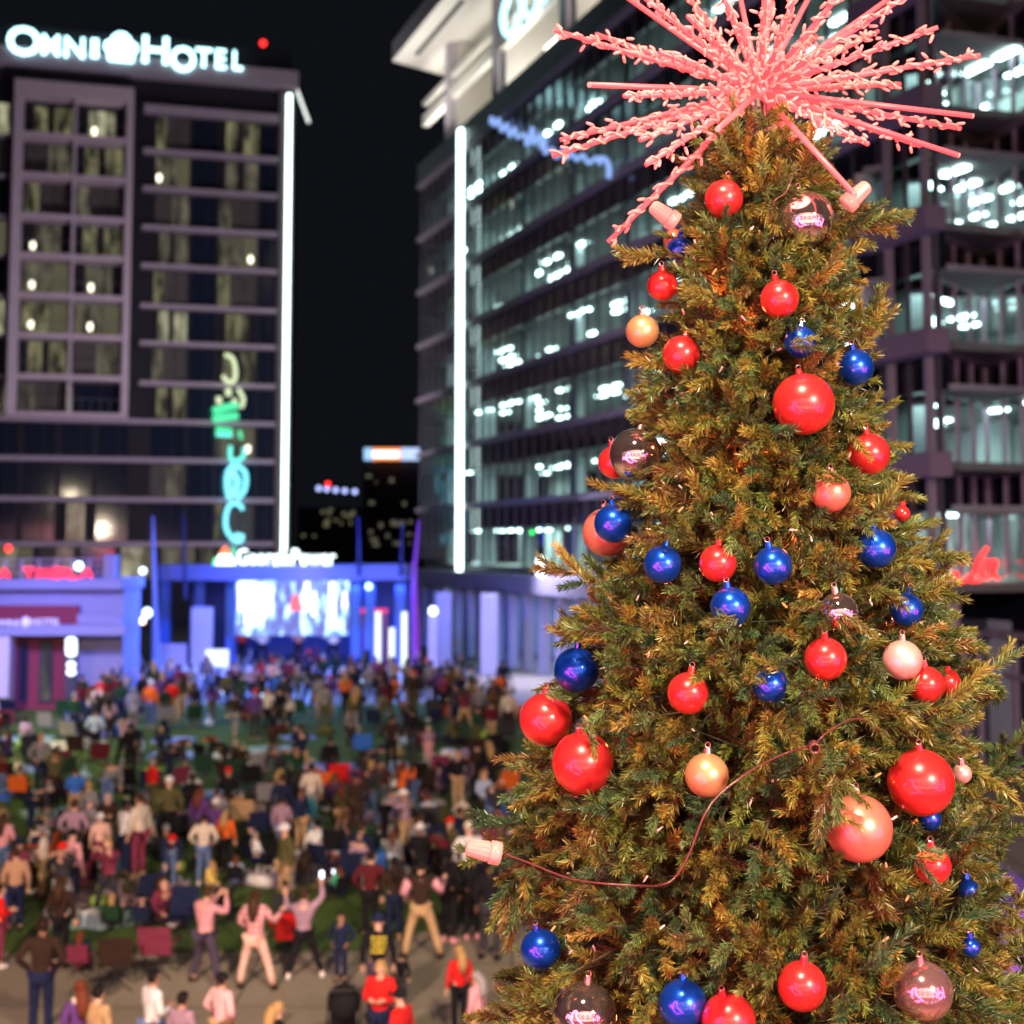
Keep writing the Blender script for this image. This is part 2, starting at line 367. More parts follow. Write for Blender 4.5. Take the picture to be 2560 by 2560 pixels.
glow_strokes('vertical_reflection', [([(559, 890), (578, 900), (586, 930), (582, 955), (566, 957), (554, 942)], cream, .22),
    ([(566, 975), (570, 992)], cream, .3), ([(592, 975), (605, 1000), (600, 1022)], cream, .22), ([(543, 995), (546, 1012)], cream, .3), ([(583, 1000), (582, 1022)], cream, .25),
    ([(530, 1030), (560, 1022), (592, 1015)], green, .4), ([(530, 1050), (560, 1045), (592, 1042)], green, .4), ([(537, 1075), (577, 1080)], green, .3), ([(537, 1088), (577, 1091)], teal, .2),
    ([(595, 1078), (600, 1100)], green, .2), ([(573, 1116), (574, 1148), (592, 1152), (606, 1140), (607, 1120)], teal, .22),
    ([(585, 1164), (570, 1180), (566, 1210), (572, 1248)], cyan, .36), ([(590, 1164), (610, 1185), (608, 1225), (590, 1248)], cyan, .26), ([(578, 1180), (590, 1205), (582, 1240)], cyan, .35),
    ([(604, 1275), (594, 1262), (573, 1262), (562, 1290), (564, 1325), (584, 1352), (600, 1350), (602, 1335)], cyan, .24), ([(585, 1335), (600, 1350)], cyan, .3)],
    HO, HA, -1.0, 'tall wavy green and cyan reflection built as glowing tubes before the hotel glass')

# ------------------------------------------------------------------ office tower
OC = Vector((-6.08, 100, 0)); od = Vector((8.5, -24.8, 0)).normalized(); OA = math.atan2(od.y, od.x)
office = empty('office_building', (OC.x, OC.y, 0), OA, 'glass office tower with lit floors and mauve ledges behind the christmas tree', 'building')
UEND = onplane(2345, 700, OC, OA)[0]
PITZ = 3.665; ZB = [10.28+PITZ*k for k in range(7)]
ledge_m = mat('mauve_ledge', (.29, .26, .28), .6, var=.1, scale=2); mull_m = mat('mullion_metal', (.13, .11, .14), .4, .5)
spand_m = mat('spandrel_glass', (.010, .011, .018), .12, spec=.7)
wallin_m = mat('interior_wall', (.52, .58, .57), .8, var=.35, scale=.35); ceil_m = mat('interior_ceiling', (.30, .33, .33), .8, var=.3, scale=.8)
col_m = mat('interior_column', (.62, .70, .72), .7)
fix_m = emat('office_light', (.72, 1, .96), 13)
gl = bpy.data.materials.new('clear_glass'); gl.use_nodes = True; nt = gl.node_tree; nt.nodes.clear()
o_ = nt.nodes.new('ShaderNodeOutputMaterial'); mx = nt.nodes.new('ShaderNodeMixShader'); tr = nt.nodes.new('ShaderNodeBsdfTransparent'); gs = nt.nodes.new('ShaderNodeBsdfGlossy')
fr = nt.nodes.new('ShaderNodeFresnel'); fr.inputs[0].default_value = 1.5
tr.inputs[0].default_value = (.78, .86, .86, 1); gs.inputs['Roughness'].default_value = .03; gs.inputs[0].default_value = (.8, .85, .9, 1)
nt.links.new(fr.outputs[0], mx.inputs[0]); nt.links.new(tr.outputs[0], mx.inputs[1]); nt.links.new(gs.outputs[0], mx.inputs[2]); nt.links.new(mx.outputs[0], o_.inputs[0])
def office_light(loc, rot, parent, sx, sy, pw, col=(.72, 1, .95)):
    l = bpy.data.lights.new('area_fill', 'AREA'); l.shape = 'RECTANGLE'; l.size = sx; l.size_y = sy; l.energy = pw; l.color = col; l.spread = rad(170)  # unseen area light added for even room and terrace light
    o = bpy.data.objects.new('area_fill', l); COL.objects.link(o); o.parent = parent; o.location = loc; return o
def curtain_wall(root, x0, x1, zb, depth, seed, step=1.5, lit=1.0, fixtures=9, colstep=7.5, ledge=.35, span=1.15, back=True, parts=.4, mm=None):
    rnd = random.Random(seed)
    for k, z in enumerate(zb):
        top = z+PITZ-.2 if k < len(zb)-1 or True else z
        MB().box(x0-.25, x1, -ledge, .35, z-.15, z+.15).build('ledge', ledge_m, root)
        s_ = MB(); s_.box(x0, x1, -.02, .3, z-.2-span, z-.153); s_.build('spandrel', spand_m, root)
    for k in range(-1, len(zb)-1):
        zf = (zb[k]+.2) if k >= 0 else zb[0]-PITZ+.2
        zc = zf+PITZ-.4-span
        if k < 0 and not back: continue
        b = MB(); b.box(x0+.1, x1-.1, .25, depth, zf-.3, zf-.05); b.build('floor_plate', mat('interior_floor', (.15, .15, .14), .5), root)
        c = MB(); c.box(x0+.1, x1-.1, .31, depth, zc+.02, zc+.2); c.build('ceiling', ceil_m, root)
        bw = MB(); bw.box(x0+.1, x1-.1, depth, depth+.3, zf-.05, zc+.02)
        x = x0+3
        while x < x1-2:
            if rnd.random() < parts: d = depth*rnd.uniform(.5, .85); bw.box(x, x+rnd.uniform(1.5, 5), d, d+.15, zf-.04, zc+.018)
            x += 5
        bw.build('interior_partition', wallin_m, root)
        cm = MB(); x = x0+2.2
        while x < x1: cm.box(x-.35, x+.35, 1.2, 1.9, zf-.045, zc+.015); x += colstep
        cm.build('column', col_m, root)
        p = MB().quad((x0, .02, zf), (x1, .02, zf), (x1, .02, zc), (x0, .02, zc)); p.build('glazing', gl, root)
        n = fixtures; Ltot = x1-x0
        for j in range(n):
            xx = x0+2+(Ltot-4)*(j+rnd.uniform(.1, .9))/n; yy = rnd.uniform(1.0, depth*.6); rows_ = rnd.choice([1, 1, 1, 2, 2, 3])
            f = MB()
            for r_ in range(rows_):
                for q in range(rnd.choice([1, 2, 2])):
                    f.box(xx+q*1.7+r_*.3, xx+q*1.7+r_*.3+rnd.uniform(.8, 1.3), yy+r_*1.5, yy+r_*1.5+.28, zc-.10, zc-.02)
            f.build('ceiling_light', fix_m, root)
        l = office_light(((x0+x1)/2, depth*.45, zc-.16), None, root, (x1-x0)*.9, depth*.4, 4200*lit*(x1-x0)/70)
    mu = MB(); x = x0; z0_, z1_ = zb[0]-PITZ+.4, zb[-1]-.2
    while x <= x1+.01: mu.box(x-.045, x+.045, -.13, .0, z0_, z1_); x += step
    mu.build('mullion', mm or mull_m, root)
curtain_wall(office, 0, UEND, ZB, 11, 4, fixtures=21, lit=.72)
# podium band and shopfront below the tower
MB().box(-.4, UEND, -1.3, .5, 5.5, 6.4).build('podium_ledge', ledge_m, office)
pw = MB()
x = .4
while x < UEND-2: pw.box(x, x+.5, -.9, -.4, 1.5, 5.5); x += 2.5
pw.build('shopfront_pier', mat('pale_pier', (.42, .42, .56), .6), office)
MB().quad((0, -.1, 1.5), (UEND, -.1, 1.5), (UEND, -.1, 5.5), (0, -.1, 5.5)).build('shop_glazing', gl, office)
MB().box(0, UEND, 4, 4.3, 1.5, 5.5).build('shop_wall', mat('shop_interior', (.35, .42, .55), .8, var=.5, scale=.5), office)
office_light((22, 1.6, 5.3), None, office, 30, 1.5, 900, (.45, .62, 1))
office_light((UEND-12, 1.6, 5.3), None, office, 20, 1.5, 60, (.9, .8, .6))
# corner led strip
lu = onplane(1170, 800, OC, OA)[0]
zl1, zl0 = onplane(1158, 337, OC, OA)[1], onplane(1158, 1515, OC, OA)[1]
st = MB().box(lu-.32, lu+.32, -.62, -.40, zl0, zl1).build('light_strip', MATS['cool_led'], office); st['label'] = 'glowing white vertical light strip on the mullions'
# near beams
for z in ZB:
    ub = onplane(2200, 700, OC, OA)[0]
    MB().box(ub, UEND+1.0, -1.1, -.352, z-.36, z+.36).build('beam', mat('mauve_beam', (.22, .17, .22), .6, var=.1, scale=2), office)
for px in (2240, 2335):
    u = onplane(px, 700, OC, OA)[0]; MB().box(u-.12, u+.12, -.349, -.15, 1.5, ZB[-1]+3).build('post', ledge_m, office)
# setback wing beyond the tower's near corner
def plan(px, Y): d = ray(px, 1000); return Vector((d.x/d.y*Y, Y, 0))
cor = OC+od*UEND; nr = Vector((-od.y, od.x, 0))
def wing(p0, p1, lab, seed, zb, fx, dep=7):
    d = (p1-p0); L_ = d.length; a = math.atan2(d.y, d.x)
    r = empty('office_wing', (p0.x, p0.y, 0), a, lab, 'building'); curtain_wall(r, 0, L_, zb, dep, seed, fixtures=fx, colstep=6, step=1.35, lit=.18, parts=.12, mm=mat('wing_mullion', (.34, .27, .36), .5)); return r
w1a, w1b = plan(2350, 46.0), plan(2468, 49.5)
w2a, w2b = plan(2470, 49.3), plan(2900, 38.5)
wr = wing(w1a, w1b, 'narrow receding glass wing right of the office tower corner', 11, ZB, 1, 2.4)
wl = wing(w2a, w2b, 'glass office wing with lit rooms at the right edge of the view', 12, ZB, 2)
for (a, b, nm) in ((w1a, w1b, wr), (w2a, w2b, wl)):
    L_ = (b-a).length
    MB().box(.0, L_, .05, .3, 5.2, 6.3).build('dark_band', spand_m, nm)
    MB().quad((0, .05, 1.3), (L_, .05, 1.3), (L_, .05, 5.2), (0, .05, 5.2)).build('ground_glazing', glassd_m, nm)
    g = MB(); x = .3
    while x < L_: g.box(x-.06, x+.06, -.08, .04, .5, 5.2); x += 1.35
    g.box(0, L_, -.09, .04, 3.7, 3.86).box(0, L_, -.25, .04, 5.0, 5.2); g.build('door_frame', mat('door_frame_metal', (.33, .28, .38), .5), nm)
MB().box(0, (w2b-w2a).length, .4, .7, 6.6, 9.0).build('lit_room', lit_mat('bright_room', (.75, 1, .95), .06, .45, 5), wl)
MB().box(.2, (w1b-w1a).length, .5, .7, 6.6, 9.0).build('lit_room', lit_mat('bright_room_dim', (.75, .9, .9), .05, .8, 6), wr)
# red script sign on the wing
O2, A2 = w1a, math.atan2((w1b-w1a).y, (w1b-w1a).x)
nr_ = emat('neon_red', (1, .012, .012), 4)
glow_strokes('red_script_sign', [([(2440, 1370), (2420, 1400), (2405, 1440), (2400, 1452), (2412, 1455), (2424, 1446)], nr_, .055), ([(2412, 1412), (2432, 1404), (2448, 1402)], nr_, .045),
    ([(2462, 1402), (2440, 1408), (2428, 1430), (2436, 1446), (2450, 1436), (2464, 1402), (2458, 1434), (2468, 1446)], nr_, .055), ([(2362, 1430), (2366, 1450), (2380, 1452), (2398, 1440)], nr_, .055)],
    O2, A2, -.35, 'red neon script sign ending in ta on the right glass wing')
nn = emat('neon_red_dim', (1, .06, .05), 2)
# blue reflection in the office glass, modelled as glowing tubes
bn = emat('reflection_blue', (.30, .48, 1), 1.1)
glow_strokes('blue_reflection', [([(1251, 312), (1254, 296), (1262, 316), (1272, 300), (1280, 330), (1292, 312), (1300, 342), (1312, 322), (1320, 346), (1338, 338), (1345, 366), (1358, 322), (1362, 362), (1378, 338), (1380, 372), (1388, 345), (1390, 388)], bn, .10),
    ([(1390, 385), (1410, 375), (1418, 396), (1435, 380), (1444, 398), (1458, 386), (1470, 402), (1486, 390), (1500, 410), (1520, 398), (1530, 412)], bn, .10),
    ([(1530, 398), (1544, 402), (1552, 420), (1552, 448)], bn, .12)], OC, OA, -.6, 'faint blue wavy reflection built as glowing tubes across the office tower glass')
# roof terrace
terr = ledge_m; zt0 = ZB[-1]; zc = 40.2
white_m = mat('white_soffit', (.66, .64, .58), .6)
def inoff(p): return office_inv @ p
office_inv = (Matrix.Translation((OC.x, OC.y, 0)) @ Matrix.Rotation(OA, 4, 'Z')).inverted()
MB().box(-.3, UEND, -.3, .1, zt0+.2, zt0+1.5).build('parapet', mat('dark_parapet', (.04, .035, .045), .5), office)
c = MB(); pl = [(1.74, -2.63), (UEND, -2.63), (UEND, 9), (-3.5, 9)]; c.v = [(x, y, z) for z in (zc, zc+1.3) for x, y in pl]
c.f = [[3, 2, 1, 0], [4, 5, 6, 7], [0, 1, 5, 4], [1, 2, 6, 5], [2, 3, 7, 6], [3, 0, 4, 7]]; c.m = [0]*6; c.build('roof_canopy', white_m, office)
MB().box(3.6, 14, -1.6, -1.3, zc-.05, zc-.003).build('soffit_slot', mat('black_slot', (.01, .01, .01), .7), office)
for i, px in enumerate((1122, 1240, 1412, 1640)):
    u = onplane(px, 200, OC, OA)[0]; MB().box(u-.5, u+.5, -.1, .7, zt0+.2, zc-.003).build('terrace_column', mat('terrace_column_paint', (.50, .46, .50), .6), office)
    if px < 1600:
        MB().box(u+.55, u+.9, .3, 4.5, zt0+.2, zc-.004).build('terrace_fin', white_m, office)
MB().box(1, UEND, 4.8, 5.1, zt0+.2, zc-.004).build('terrace_wall', mat('terrace_back_wall', (.30, .27, .22), .7, var=.3, scale=.4), office)
MB().box(0, UEND, -.05, .4, zt0+4.2, zt0+4.9).build('terrace_beam', white_m, office)
MB().box(0, UEND, -.049, .3, zt0+5.6, zt0+5.9).build('terrace_beam', white_m, office)
for x in (3, 11, 20): MB().box(x, x+3.5, 1.5, 1.8, zt0+3.2, zt0+3.4).build('terrace_light', emat('terrace_lamp', (1, .95, .80), 5), office)
for x in (4, 18, 34):
    l = office_light((x, 1.8, zt0+1.0), None, office, 8, 2, 640, (1, .95, .86)); l.rotation_euler = (pi, 0, 0)
l = office_light((8, -2.2, zt0+2.0), None, office, 14, .8, 560, (1, .95, .87)); l.rotation_euler = (pi, 0, 0)
cw = emat('sign_cyan_white', (.45, .92, 1), 2.4, True)
glow_strokes('roof_script_sign', [([(1345, -60), (1318, -30), (1298, 10), (1289, 55), (1298, 88), (1312, 88), (1324, 68), (1331, 42)], cw, .19),
    ([(1352, -40), (1338, 0), (1342, 34), (1360, 46), (1376, 26), (1386, -14)], cw, .19), ([(1386, -12), (1392, 6)], cw, .2)], OC, OA, -.75, 'glowing white script letters Co on the office roof terrace')

# ------------------------------------------------------------------ distant skyline
def far_building(px0, px1, pyt, Y, label, col, nw, seed):
    a, b = R(px0, pyt, Y), R(px1, pyt, Y); r = empty('distant_building', (a.x, Y, 1.5), 0, label, 'building'); h = a.z-1.5; wd = b.x-a.x
    MB().box(0, wd, 0, wd*.6, 0, h).build('wall', mat('far_wall', (.02, .02, .024), .8), r)
    rnd = random.Random(seed)
    for i in range(nw):
        x = rnd.uniform(.03, .9)*wd; z = h*rnd.uniform(.55, .95); MB().box(x, x+rnd.uniform(.02, .10)*wd, -.1, -.02, z, z+rnd.uniform(.4, 1.0)).build('window', emat('far_window_'+col[0], col[1], .22), r)
    return r
dt = far_building(908, 1052, 1118, 300, 'dark distant tower with a glowing orange and blue sign band', ('a', (.5, .5, .35)), 7, 1)
far_building(745, 905, 1268, 330, 'low dark distant block with a row of blue lights', ('b', (.55, .55, .30)), 16, 2)
far_building(880, 1060, 1300, 280, 'low distant block under the tower with dim windows', ('c', (.45, .42, .30)), 14, 3)
a, b = R(910, 1150, 298), R(1048, 1120, 298); sg = empty('billboard', (a.x, 298, a.z), 0, 'orange and pale blue glowing billboard on the distant tower', 'sign')
wd, hh = b.x-a.x, b.z-a.z
MB().box(0, wd*.15, 0, .5, 0, hh).build('panel', emat('billboard_blue', (.35, .62, 1), 1.3), sg); MB().box(wd*.155, wd*.66, 0, .5, 0, hh).build('panel', emat('billboard_orange', (1, .28, .08), 1.6), sg)
MB().box(wd*.665, wd, 0, .5, 0, hh).build('panel', emat('billboard_pale', (.5, .65, 1), 1.3), sg)
put = MB().box(wd*.17, wd*.62, -.3, -.05, hh*.22, hh*.72); put.build('lettering', emat('billboard_white', (1, .92, .9), 3), sg)
for i, px in enumerate((797, 817, 839, 862, 887)):
    p = R(px, 1221+i*2, 320); tag(MB().ball(p, .55, 8, 6).build('street_lamp', emat('far_blue_light', (.42, .5, 1), 2.2)), '%s tiny blue light from the left in the row on the distant block' % ['first', 'second', 'third', 'fourth', 'fifth and last'][i], 'lamp', 'blue lights on the distant block')
p = R(820, 1210, 318); tag(MB().ball(p, .5, 8, 6).build('beacon', MATS['red_beacon']), 'small red light above the row of blue lights', 'beacon')

# ------------------------------------------------------------------ stage pavilion
SY = 71.0
def sp(px, py, Y=SY): return R(px, py, Y)
pav = empty('stage_pavilion', (0, 0, 0), 0, 'blue lit open stage pavilion with flat fascia and big screen behind the crowd', 'stage')
stage_m = mat('fascia_metal', (.26, .32, .62), .35, .3); bluem = mat('blue_column_paint', (.10, .22, .70), .5); dkb = mat('dark_stage_panel', (.03, .035, .07), .6)
zt, zb_ = sp(700, 1413).z, sp(700, 1450).z; x0, x1 = sp(398, 1430).x, sp(1012, 1430).x
c = MB(); N = 24
for i in range(N):
    xa, xb = x0+(x1-x0)*i/N, x0+(x1-x0)*(i+1)/N
    ya, yb = SY-1.6*sin(pi*i/N)*1.0, SY-1.6*sin(pi*(i+1)/N)
    b = len(c.v); c.v += [(xa, ya, zb_), (xb, yb, zb_), (xb, yb, zt), (xa, ya, zt), (xa, SY+7, zb_), (xb, SY+7, zb_), (xb, SY+7, zt), (xa, SY+7, zt)]
    for q in ((0, 1, 2, 3), (3, 2, 6, 7), (1, 0, 4, 5), (5, 4, 7, 6)): c.f.append([b+k for k in q]); c.m.append(0)
c.build('canopy', stage_m, pav)
MB().box(x0, x1, SY+6.6, SY+6.8, 1.5, zb_-.01).build('back_wall', mat('stage_back_wall', (.05, .07, .20), .6, var=.3, scale=.5), pav)
MB().box(x0+.5, x1-1.2, SY+.4, SY+6.5, 1.5, 2.3).build('stage_deck', dkb, pav)
for px in (415, 500, 578, 890, 925, 1000):
    p = sp(px, 1500, SY+2); MB().box(p.x-.22, p.x+.22, SY+1.8, SY+2.2, 1.5, zb_-.005).build('column', bluem, pav)
# screen
scr = bpy.data.materials.new('screen_picture'); scr.use_nodes = True; nt = scr.node_tree; b = nt.nodes['Principled BSDF']; b.inputs['Base Color'].default_value = (.02, .02, .02, 1)
tc = nt.nodes.new('ShaderNodeTexCoord'); mp = nt.nodes.new('ShaderNodeMapping'); mp.inputs['Scale'].default_value = (2.6, 1, 1.0); v = nt.nodes.new('ShaderNodeTexNoise'); v.inputs['Scale'].default_value = 1.0; v.inputs['Detail'].default_value = 2
cr = nt.nodes.new('ShaderNodeValToRGB'); cr.color_ramp.elements[0].position = .40; cr.color_ramp.elements[0].color = (.16, .17, .55, 1); cr.color_ramp.elements[1].position = .62; cr.color_ramp.elements[1].color = (.9, 1.5, 2.4, 1)
e_ = cr.color_ramp.elements.new(.52); e_.color = (.25, .42, 1, 1)
L = nt.links.new; L(tc.outputs['Object'], mp.inputs[0]); L(mp.outputs[0], v.inputs['Vector']); L(v.outputs['Fac'], cr.inputs[0]); L(cr.outputs[0], b.inputs['Emission Color']); b.inputs['Emission Strength'].default_value = 1.25
a, b2 = sp(588, 1588, SY+.8), sp(872, 1452, SY+.8)
so = MB().box(0, b2.x-a.x, 0, .2, 0, b2.z-a.z).build('video_screen', scr); so.location = (a.x, SY+.8, a.z); tag(so, 'big bright video wall hanging under the stage canopy', 'screen')
sw = emat('screen_white', (.85, .98, 1), 2.5); sr = emat('screen_red', (1, .15, .2), 1.5)
wS, hS = b2.x-a.x, b2.z-a.z
for (fx0, fx1, fz0, fz1) in ((.02, .16, .45, .98), (.08, .2, .2, .8), (.16, .27, .3, .95), (.26, .33, .4, .9), (.60, .66, .45, .98), (.67, .72, .35, .8), (.82, .89, .15, .98), (.94, .99, .5, .8)):
    MB().prism([(fx0*wS, fz0*hS), (fx1*wS, fz0*hS), (fx1*wS*.99, fz1*hS), (fx0*wS*1.01, fz1*hS)], -.03, -.004).build('lit_figure', sw, so)
MB().prism([(.47*wS, .45*hS), (.6*wS, .45*hS), (.56*wS, .75*hS), (.51*wS, .75*hS)], -.034, -.004).build('lit_figure', sr, so)
# logo sign on the canopy
ls = empty('canopy_sign', (0, SY, 0), 0, 'glowing white lettering Georgia Power with triangle logo on the stage canopy', 'sign')
gw = emat('letter_white', (.80, .97, 1), 3.2, True)
put_text('Georgia', 602, 732, 1372, 1424, ls, gw, (0, SY), 0, 0, -.9, .06, .008); put_text('Power', 737, 845, 1372, 1414, ls, gw, (0, SY), 0, 0, -.9, .06, .008)
def tri(pts, m, y=-.9):
    MB().prism([(sp(px, py).x, sp(px, py).z) for px, py in pts], y, y+.1).build('logo_triangle', m, ls)
tri([(571, 1364), (584, 1384), (558, 1384)], emat('logo_orange', (1, .16, .05), 3)); tri([(557, 1386), (585, 1386), (600, 1412), (545, 1412)], gw); tri([(545, 1394), (554, 1394), (548, 1412), (540, 1412)], emat('logo_green', (.1, .9, .25), 2)); tri([(584, 1368), (598, 1368), (598, 1392), (590, 1388)], emat('logo_green2', (.15, .8, .5), 1.2))
# masts
def mast(pts, rs, m, label):
    q = [sp(px, py, SY-2.5) for px, py in pts]; o = MB().tube(smooth_path(q), 0.2, 10); n = len(o.v)//10
    o = MB(); path = smooth_path(q); rr = [.72*rs[0]+.72*(rs[1]-rs[0])*i/(len(path)-1) for i in range(len(path))]
    tag(o.tube(path, rr, 12).build('mast', m, smooth=True), label, 'mast', 'curved light masts round the stage')
mm = mat('pale_mast_paint', (.30, .36, .62), .45)
mast([(390, 1735), (388, 1600), (386, 1450), (382, 1290)], (.36, .06), mm, 'tall tapering blue lit mast left of the stage')
mast([(1040, 1735), (1038, 1560), (1035, 1440), (1048, 1300)], (.32, .05), mat('magenta_mast_paint', (.40, .08, .40), .45), 'curved magenta mast at the right end of the stage canopy')
mast([(462, 1500), (462, 1400), (458, 1280)], (.14, .05), mat('navy_mast_paint', (.03, .03, .10), .5), 'thin dark mast rising behind the stage canopy at left')
mast([(898, 1440), (897, 1360), (895, 1290)], (.14, .05), MATS['navy_mast_paint'], 'thin dark mast rising above the stage canopy at right')
mast([(1003, 1440), (1004, 1380), (1006, 1310)], (.14, .05), MATS['navy_mast_paint'], 'thin dark mast next to the curved magenta mast')
# stage front: barricades, banner boxes, speakers
bw = mat('white_banner', (.75, .78, .85), .6)
xb = sp(330, 1690, 67).x
for i in range(9):
    px = 345+i*78; a = sp(px, 1700, 67.5)
    g = MB(); g.box(0, 1.25, 0, .06, .12, 1.05); f = g.build('stage_barrier', bw); f.location = (a.x, 67.2+.25*(i % 2), 1.5); tag(f, '%s white banner barrier from the left in the row before the stage' % ['first', 'second', 'third', 'fourth', 'fifth', 'sixth', 'seventh', 'eighth', 'ninth'][i], 'barrier', 'white banner barriers before the stage')
    MB().box(.05, .12, -.25, .3, 0, .115).box(1.13, 1.2, -.25, .3, 0, .115).build('foot', dkb, f)
def panel(px0, px1, py0, py1, Y, m, name, label, cat, dy=.15, base=True):
    a, b = R(px0, py1, Y), R(px1, py0, Y); z0 = G(Y) if base else a.z
    o = MB().box(0, b.x-a.x, 0, dy, 0, b.z-z0).build(name, m); o.location = (a.x, Y, z0); bevel(o, .02); tag(o, label, cat); return o
panel(512, 568, 1625, 1690, 68.5, emat('white_light_box', (.75, .85, 1), 1.6, True), 'light_box', 'bright white light box left of the performers', 'light box', .4)
for px, py0, py1, l in ((944, 1530, 1640, 'first tall white light column right of the screen'), (1010, 1530, 1590, 'tall white lamp column beside the curved mast'), (979, 1570, 1650, 'short white light column between two taller ones')):
    panel(px-7, px+7, py0, py1, 69.5, emat('column_light', (.85, .95, .85), 1.6), 'light_column', l, 'lamp', .25)
dr = empty('red_doorway', (0, 0, 0), 0, 'doorway with glowing red top frame right of the screen', 'doorway'); a, b = sp(892, 1700, SY+3), sp(968, 1522, SY+3)
MB().box(a.x, b.x, SY+3, SY+3.2, b.z-.18, b.z).build('lintel', emat('red_lintel', (1, .05, .15), 1.2), dr); MB().box(a.x, a.x+.15, SY+3, SY+3.2, 1.5, b.z-.185).box(b.x-.15, b.x, SY+3, SY+3.2, 1.5, b.z-.185).build('jamb', mat('red_jamb', (.4, .1, .12), .5), dr)
MB().box(a.x+.15, b.x-.15, SY+3.3, SY+3.4, 1.5, b.z-.2).build('door_leaf', mat('mauve_door', (.30, .25, .36), .5, var=.4, scale=1), dr)
for px0, px1, py0, l in ((1070, 1092, 1523, 'slim white totem with a lamp on top right of the mast'), (475, 530, 1518, 'pale violet booth front left of the light box'), (395, 465, 1610, 'low pale wall panel beside the tall blue mast')):
    panel(px0, px1, py0, 1700, 70.5, mat('pale_stage_panel', (.55, .55, .75), .6, var=.2, scale=1), ['totem', 'booth', 'low_wall'][[1070, 475, 395].index(px0)], l, 'panel', .4)
for px, py, Y, r, col, l in ((368, 1532, 66, .30, (.6, .8, 1), 'round glowing globe lamp left of the tall blue mast'), (355, 1552, 66, .22, (1, .8, .65), 'small warm globe lamp under the blue white globe'), (1083, 1527, 70, .28, (.8, .9, 1), 'glowing lamp head on the slim white totem'),
        (922, 1466, 71, .22, (.5, .9, 1), 'small spotlight under the right part of the stage canopy'), (728, 1680, 67.5, .36, (.75, .85, 1), 'large round spotlight at the foot of the stage'), (1350, 1405, 72, .0, (1, 1, 1), ''),
        (1352, 1403, 71, .32, (.85, 1, 1), 'upper of two stacked white lamps on the office podium'), (1352, 1430, 71, .32, (.85, 1, 1), 'lower of two stacked white lamps on the office podium'),
        (197, 1415, 60, .24, (.7, 1, 1), 'bright lamp above the red roof sign at left'), (357, 1427, 62, .20, (.8, .9, 1), 'small white lamp beside the left building roof'), (21, 1371, 90, .28, (1, .03, .03), 'round red light near the left edge above the roof sign'),
        (1330, 1331, 78, .14, (.02, .8, .12), 'small green light on the dark podium glass'), (1140, 1686, 66, .26, (1, .85, .75), 'small round warm lamp at the right end of the far crowd')):
    if r: tag(MB().ball(R(px, py, Y), r*.72, 10, 8).build('globe_lamp', emat('globe_%d_%d' % (px, py), col, 4)), l, 'lamp')
tag(MB().box(-.07, .07, 0, .1, 0, 1.0).build('light_strip', emat('blue_strip', (.02, .05, 1), 2)), 'short vertical deep blue light on the podium glass', 'light').location = R(1357, 1362, 79)

# ------------------------------------------------------------------ left building
LY = 60.0; lb = empty('event_hall', (0, LY, 0), 0, 'low violet lit hall with cornice and awning at the left edge', 'building')
lw = mat('pale_render', (.26, .25, .44), .7, var=.08, scale=1); lm = mat('maroon_panel', (.22, .04, .07), .6, var=.15)
q = lambda px, py: (R(px, py, LY).x, R(px, py, LY).z)
xr = q(303, 1600)[0]; zc1, zc0 = q(150, 1447)[1], q(150, 1474)[1]
MB().box(-36, xr, .3, 3, 1.3, zc0-.003).build('wall', lw, lb)
bevel(MB().box(-36, xr+.1, -.35, 3.3, zc0, zc1).build('cornice', lw, lb), .05)
xm = q(195, 1550)[0]; MB().box(-36, xm, .1, .297, q(100, 1545)[1]-1.2, q(100, 1514)[1]).build('fascia_panel', lm, lb)
za = q(200, 1557)[1]; MB().box(xm, xr+.05, -.1, .295, za-.25, za+.35).build('string_course', lw, lb)
MB().box(-36, xr+.45, -1.2, .09, q(200, 1584)[1], q(200, 1560)[1]).build('awning', lw, lb)
MB().box(-36, q(190, 1600)[0], .05, .294, 1.4, q(200, 1588)[1]).build('shopfront_panel', lm, lb)
for a_, b_, l_ in ((48, 70, None), (98, 132, 2), (0, 18, 2)):
    xa, xb = q(a_, 1650)[0], q(b_, 1650)[0]; f = MB().box(xa, xb, -.02, .04, 1.7, q(100, 1600)[1]).build('window', dkb, lb)
    MB().quad((xa+.08, -.03, 1.8), (xb-.08, -.03, 1.8), (xb-.08, -.03, q(100, 1605)[1]), (xa+.08, -.03, q(100, 1605)[1])).build('pane', glassd_m if l_ is None else room_warm[l_], f)
put_text('OMNI', 10, 74, 1545, 1562, lb, mat('sign_letters_pale', (.75, .72, .85), .5), (0, LY), 0, 0, -1.28, .05, .02, 'lettering'); put_text('HOTEL', 106, 176, 1542, 1560, lb, MATS['sign_letters_pale'], (0, LY), 0, 0, -1.28, .05, .02, 'lettering')
MB().ball((R(90, 1552, LY).x, -1.25, R(90, 1552, LY).z), (.20, .08, .22)).build('emblem', MATS['sign_letters_pale'], lb)
MB().box(q(47, 1600)[0]-1.0*0-.9, q(47, 1600)[0], -1.1, -.4, 1.3, q(40, 1586)[1]-.01).build('pillar', mat('pillar_paint', (.55, .48, .60), .6), lb)
rl = MB(); xa, xb = -25, q(265, 1430)[0]
for z in (zc1+.25, zc1+.5, zc1+.75): rl.box(xa, xb, .0, .05, z, z+.04)
for k in range(14): x = xa+(xb-xa)*k/13; rl.box(x-.03, x+.03, .0, .05, zc1, zc1+.8)
rl.build('roof_railing', mat('pale_railing', (.4, .35, .42), .5), lb)
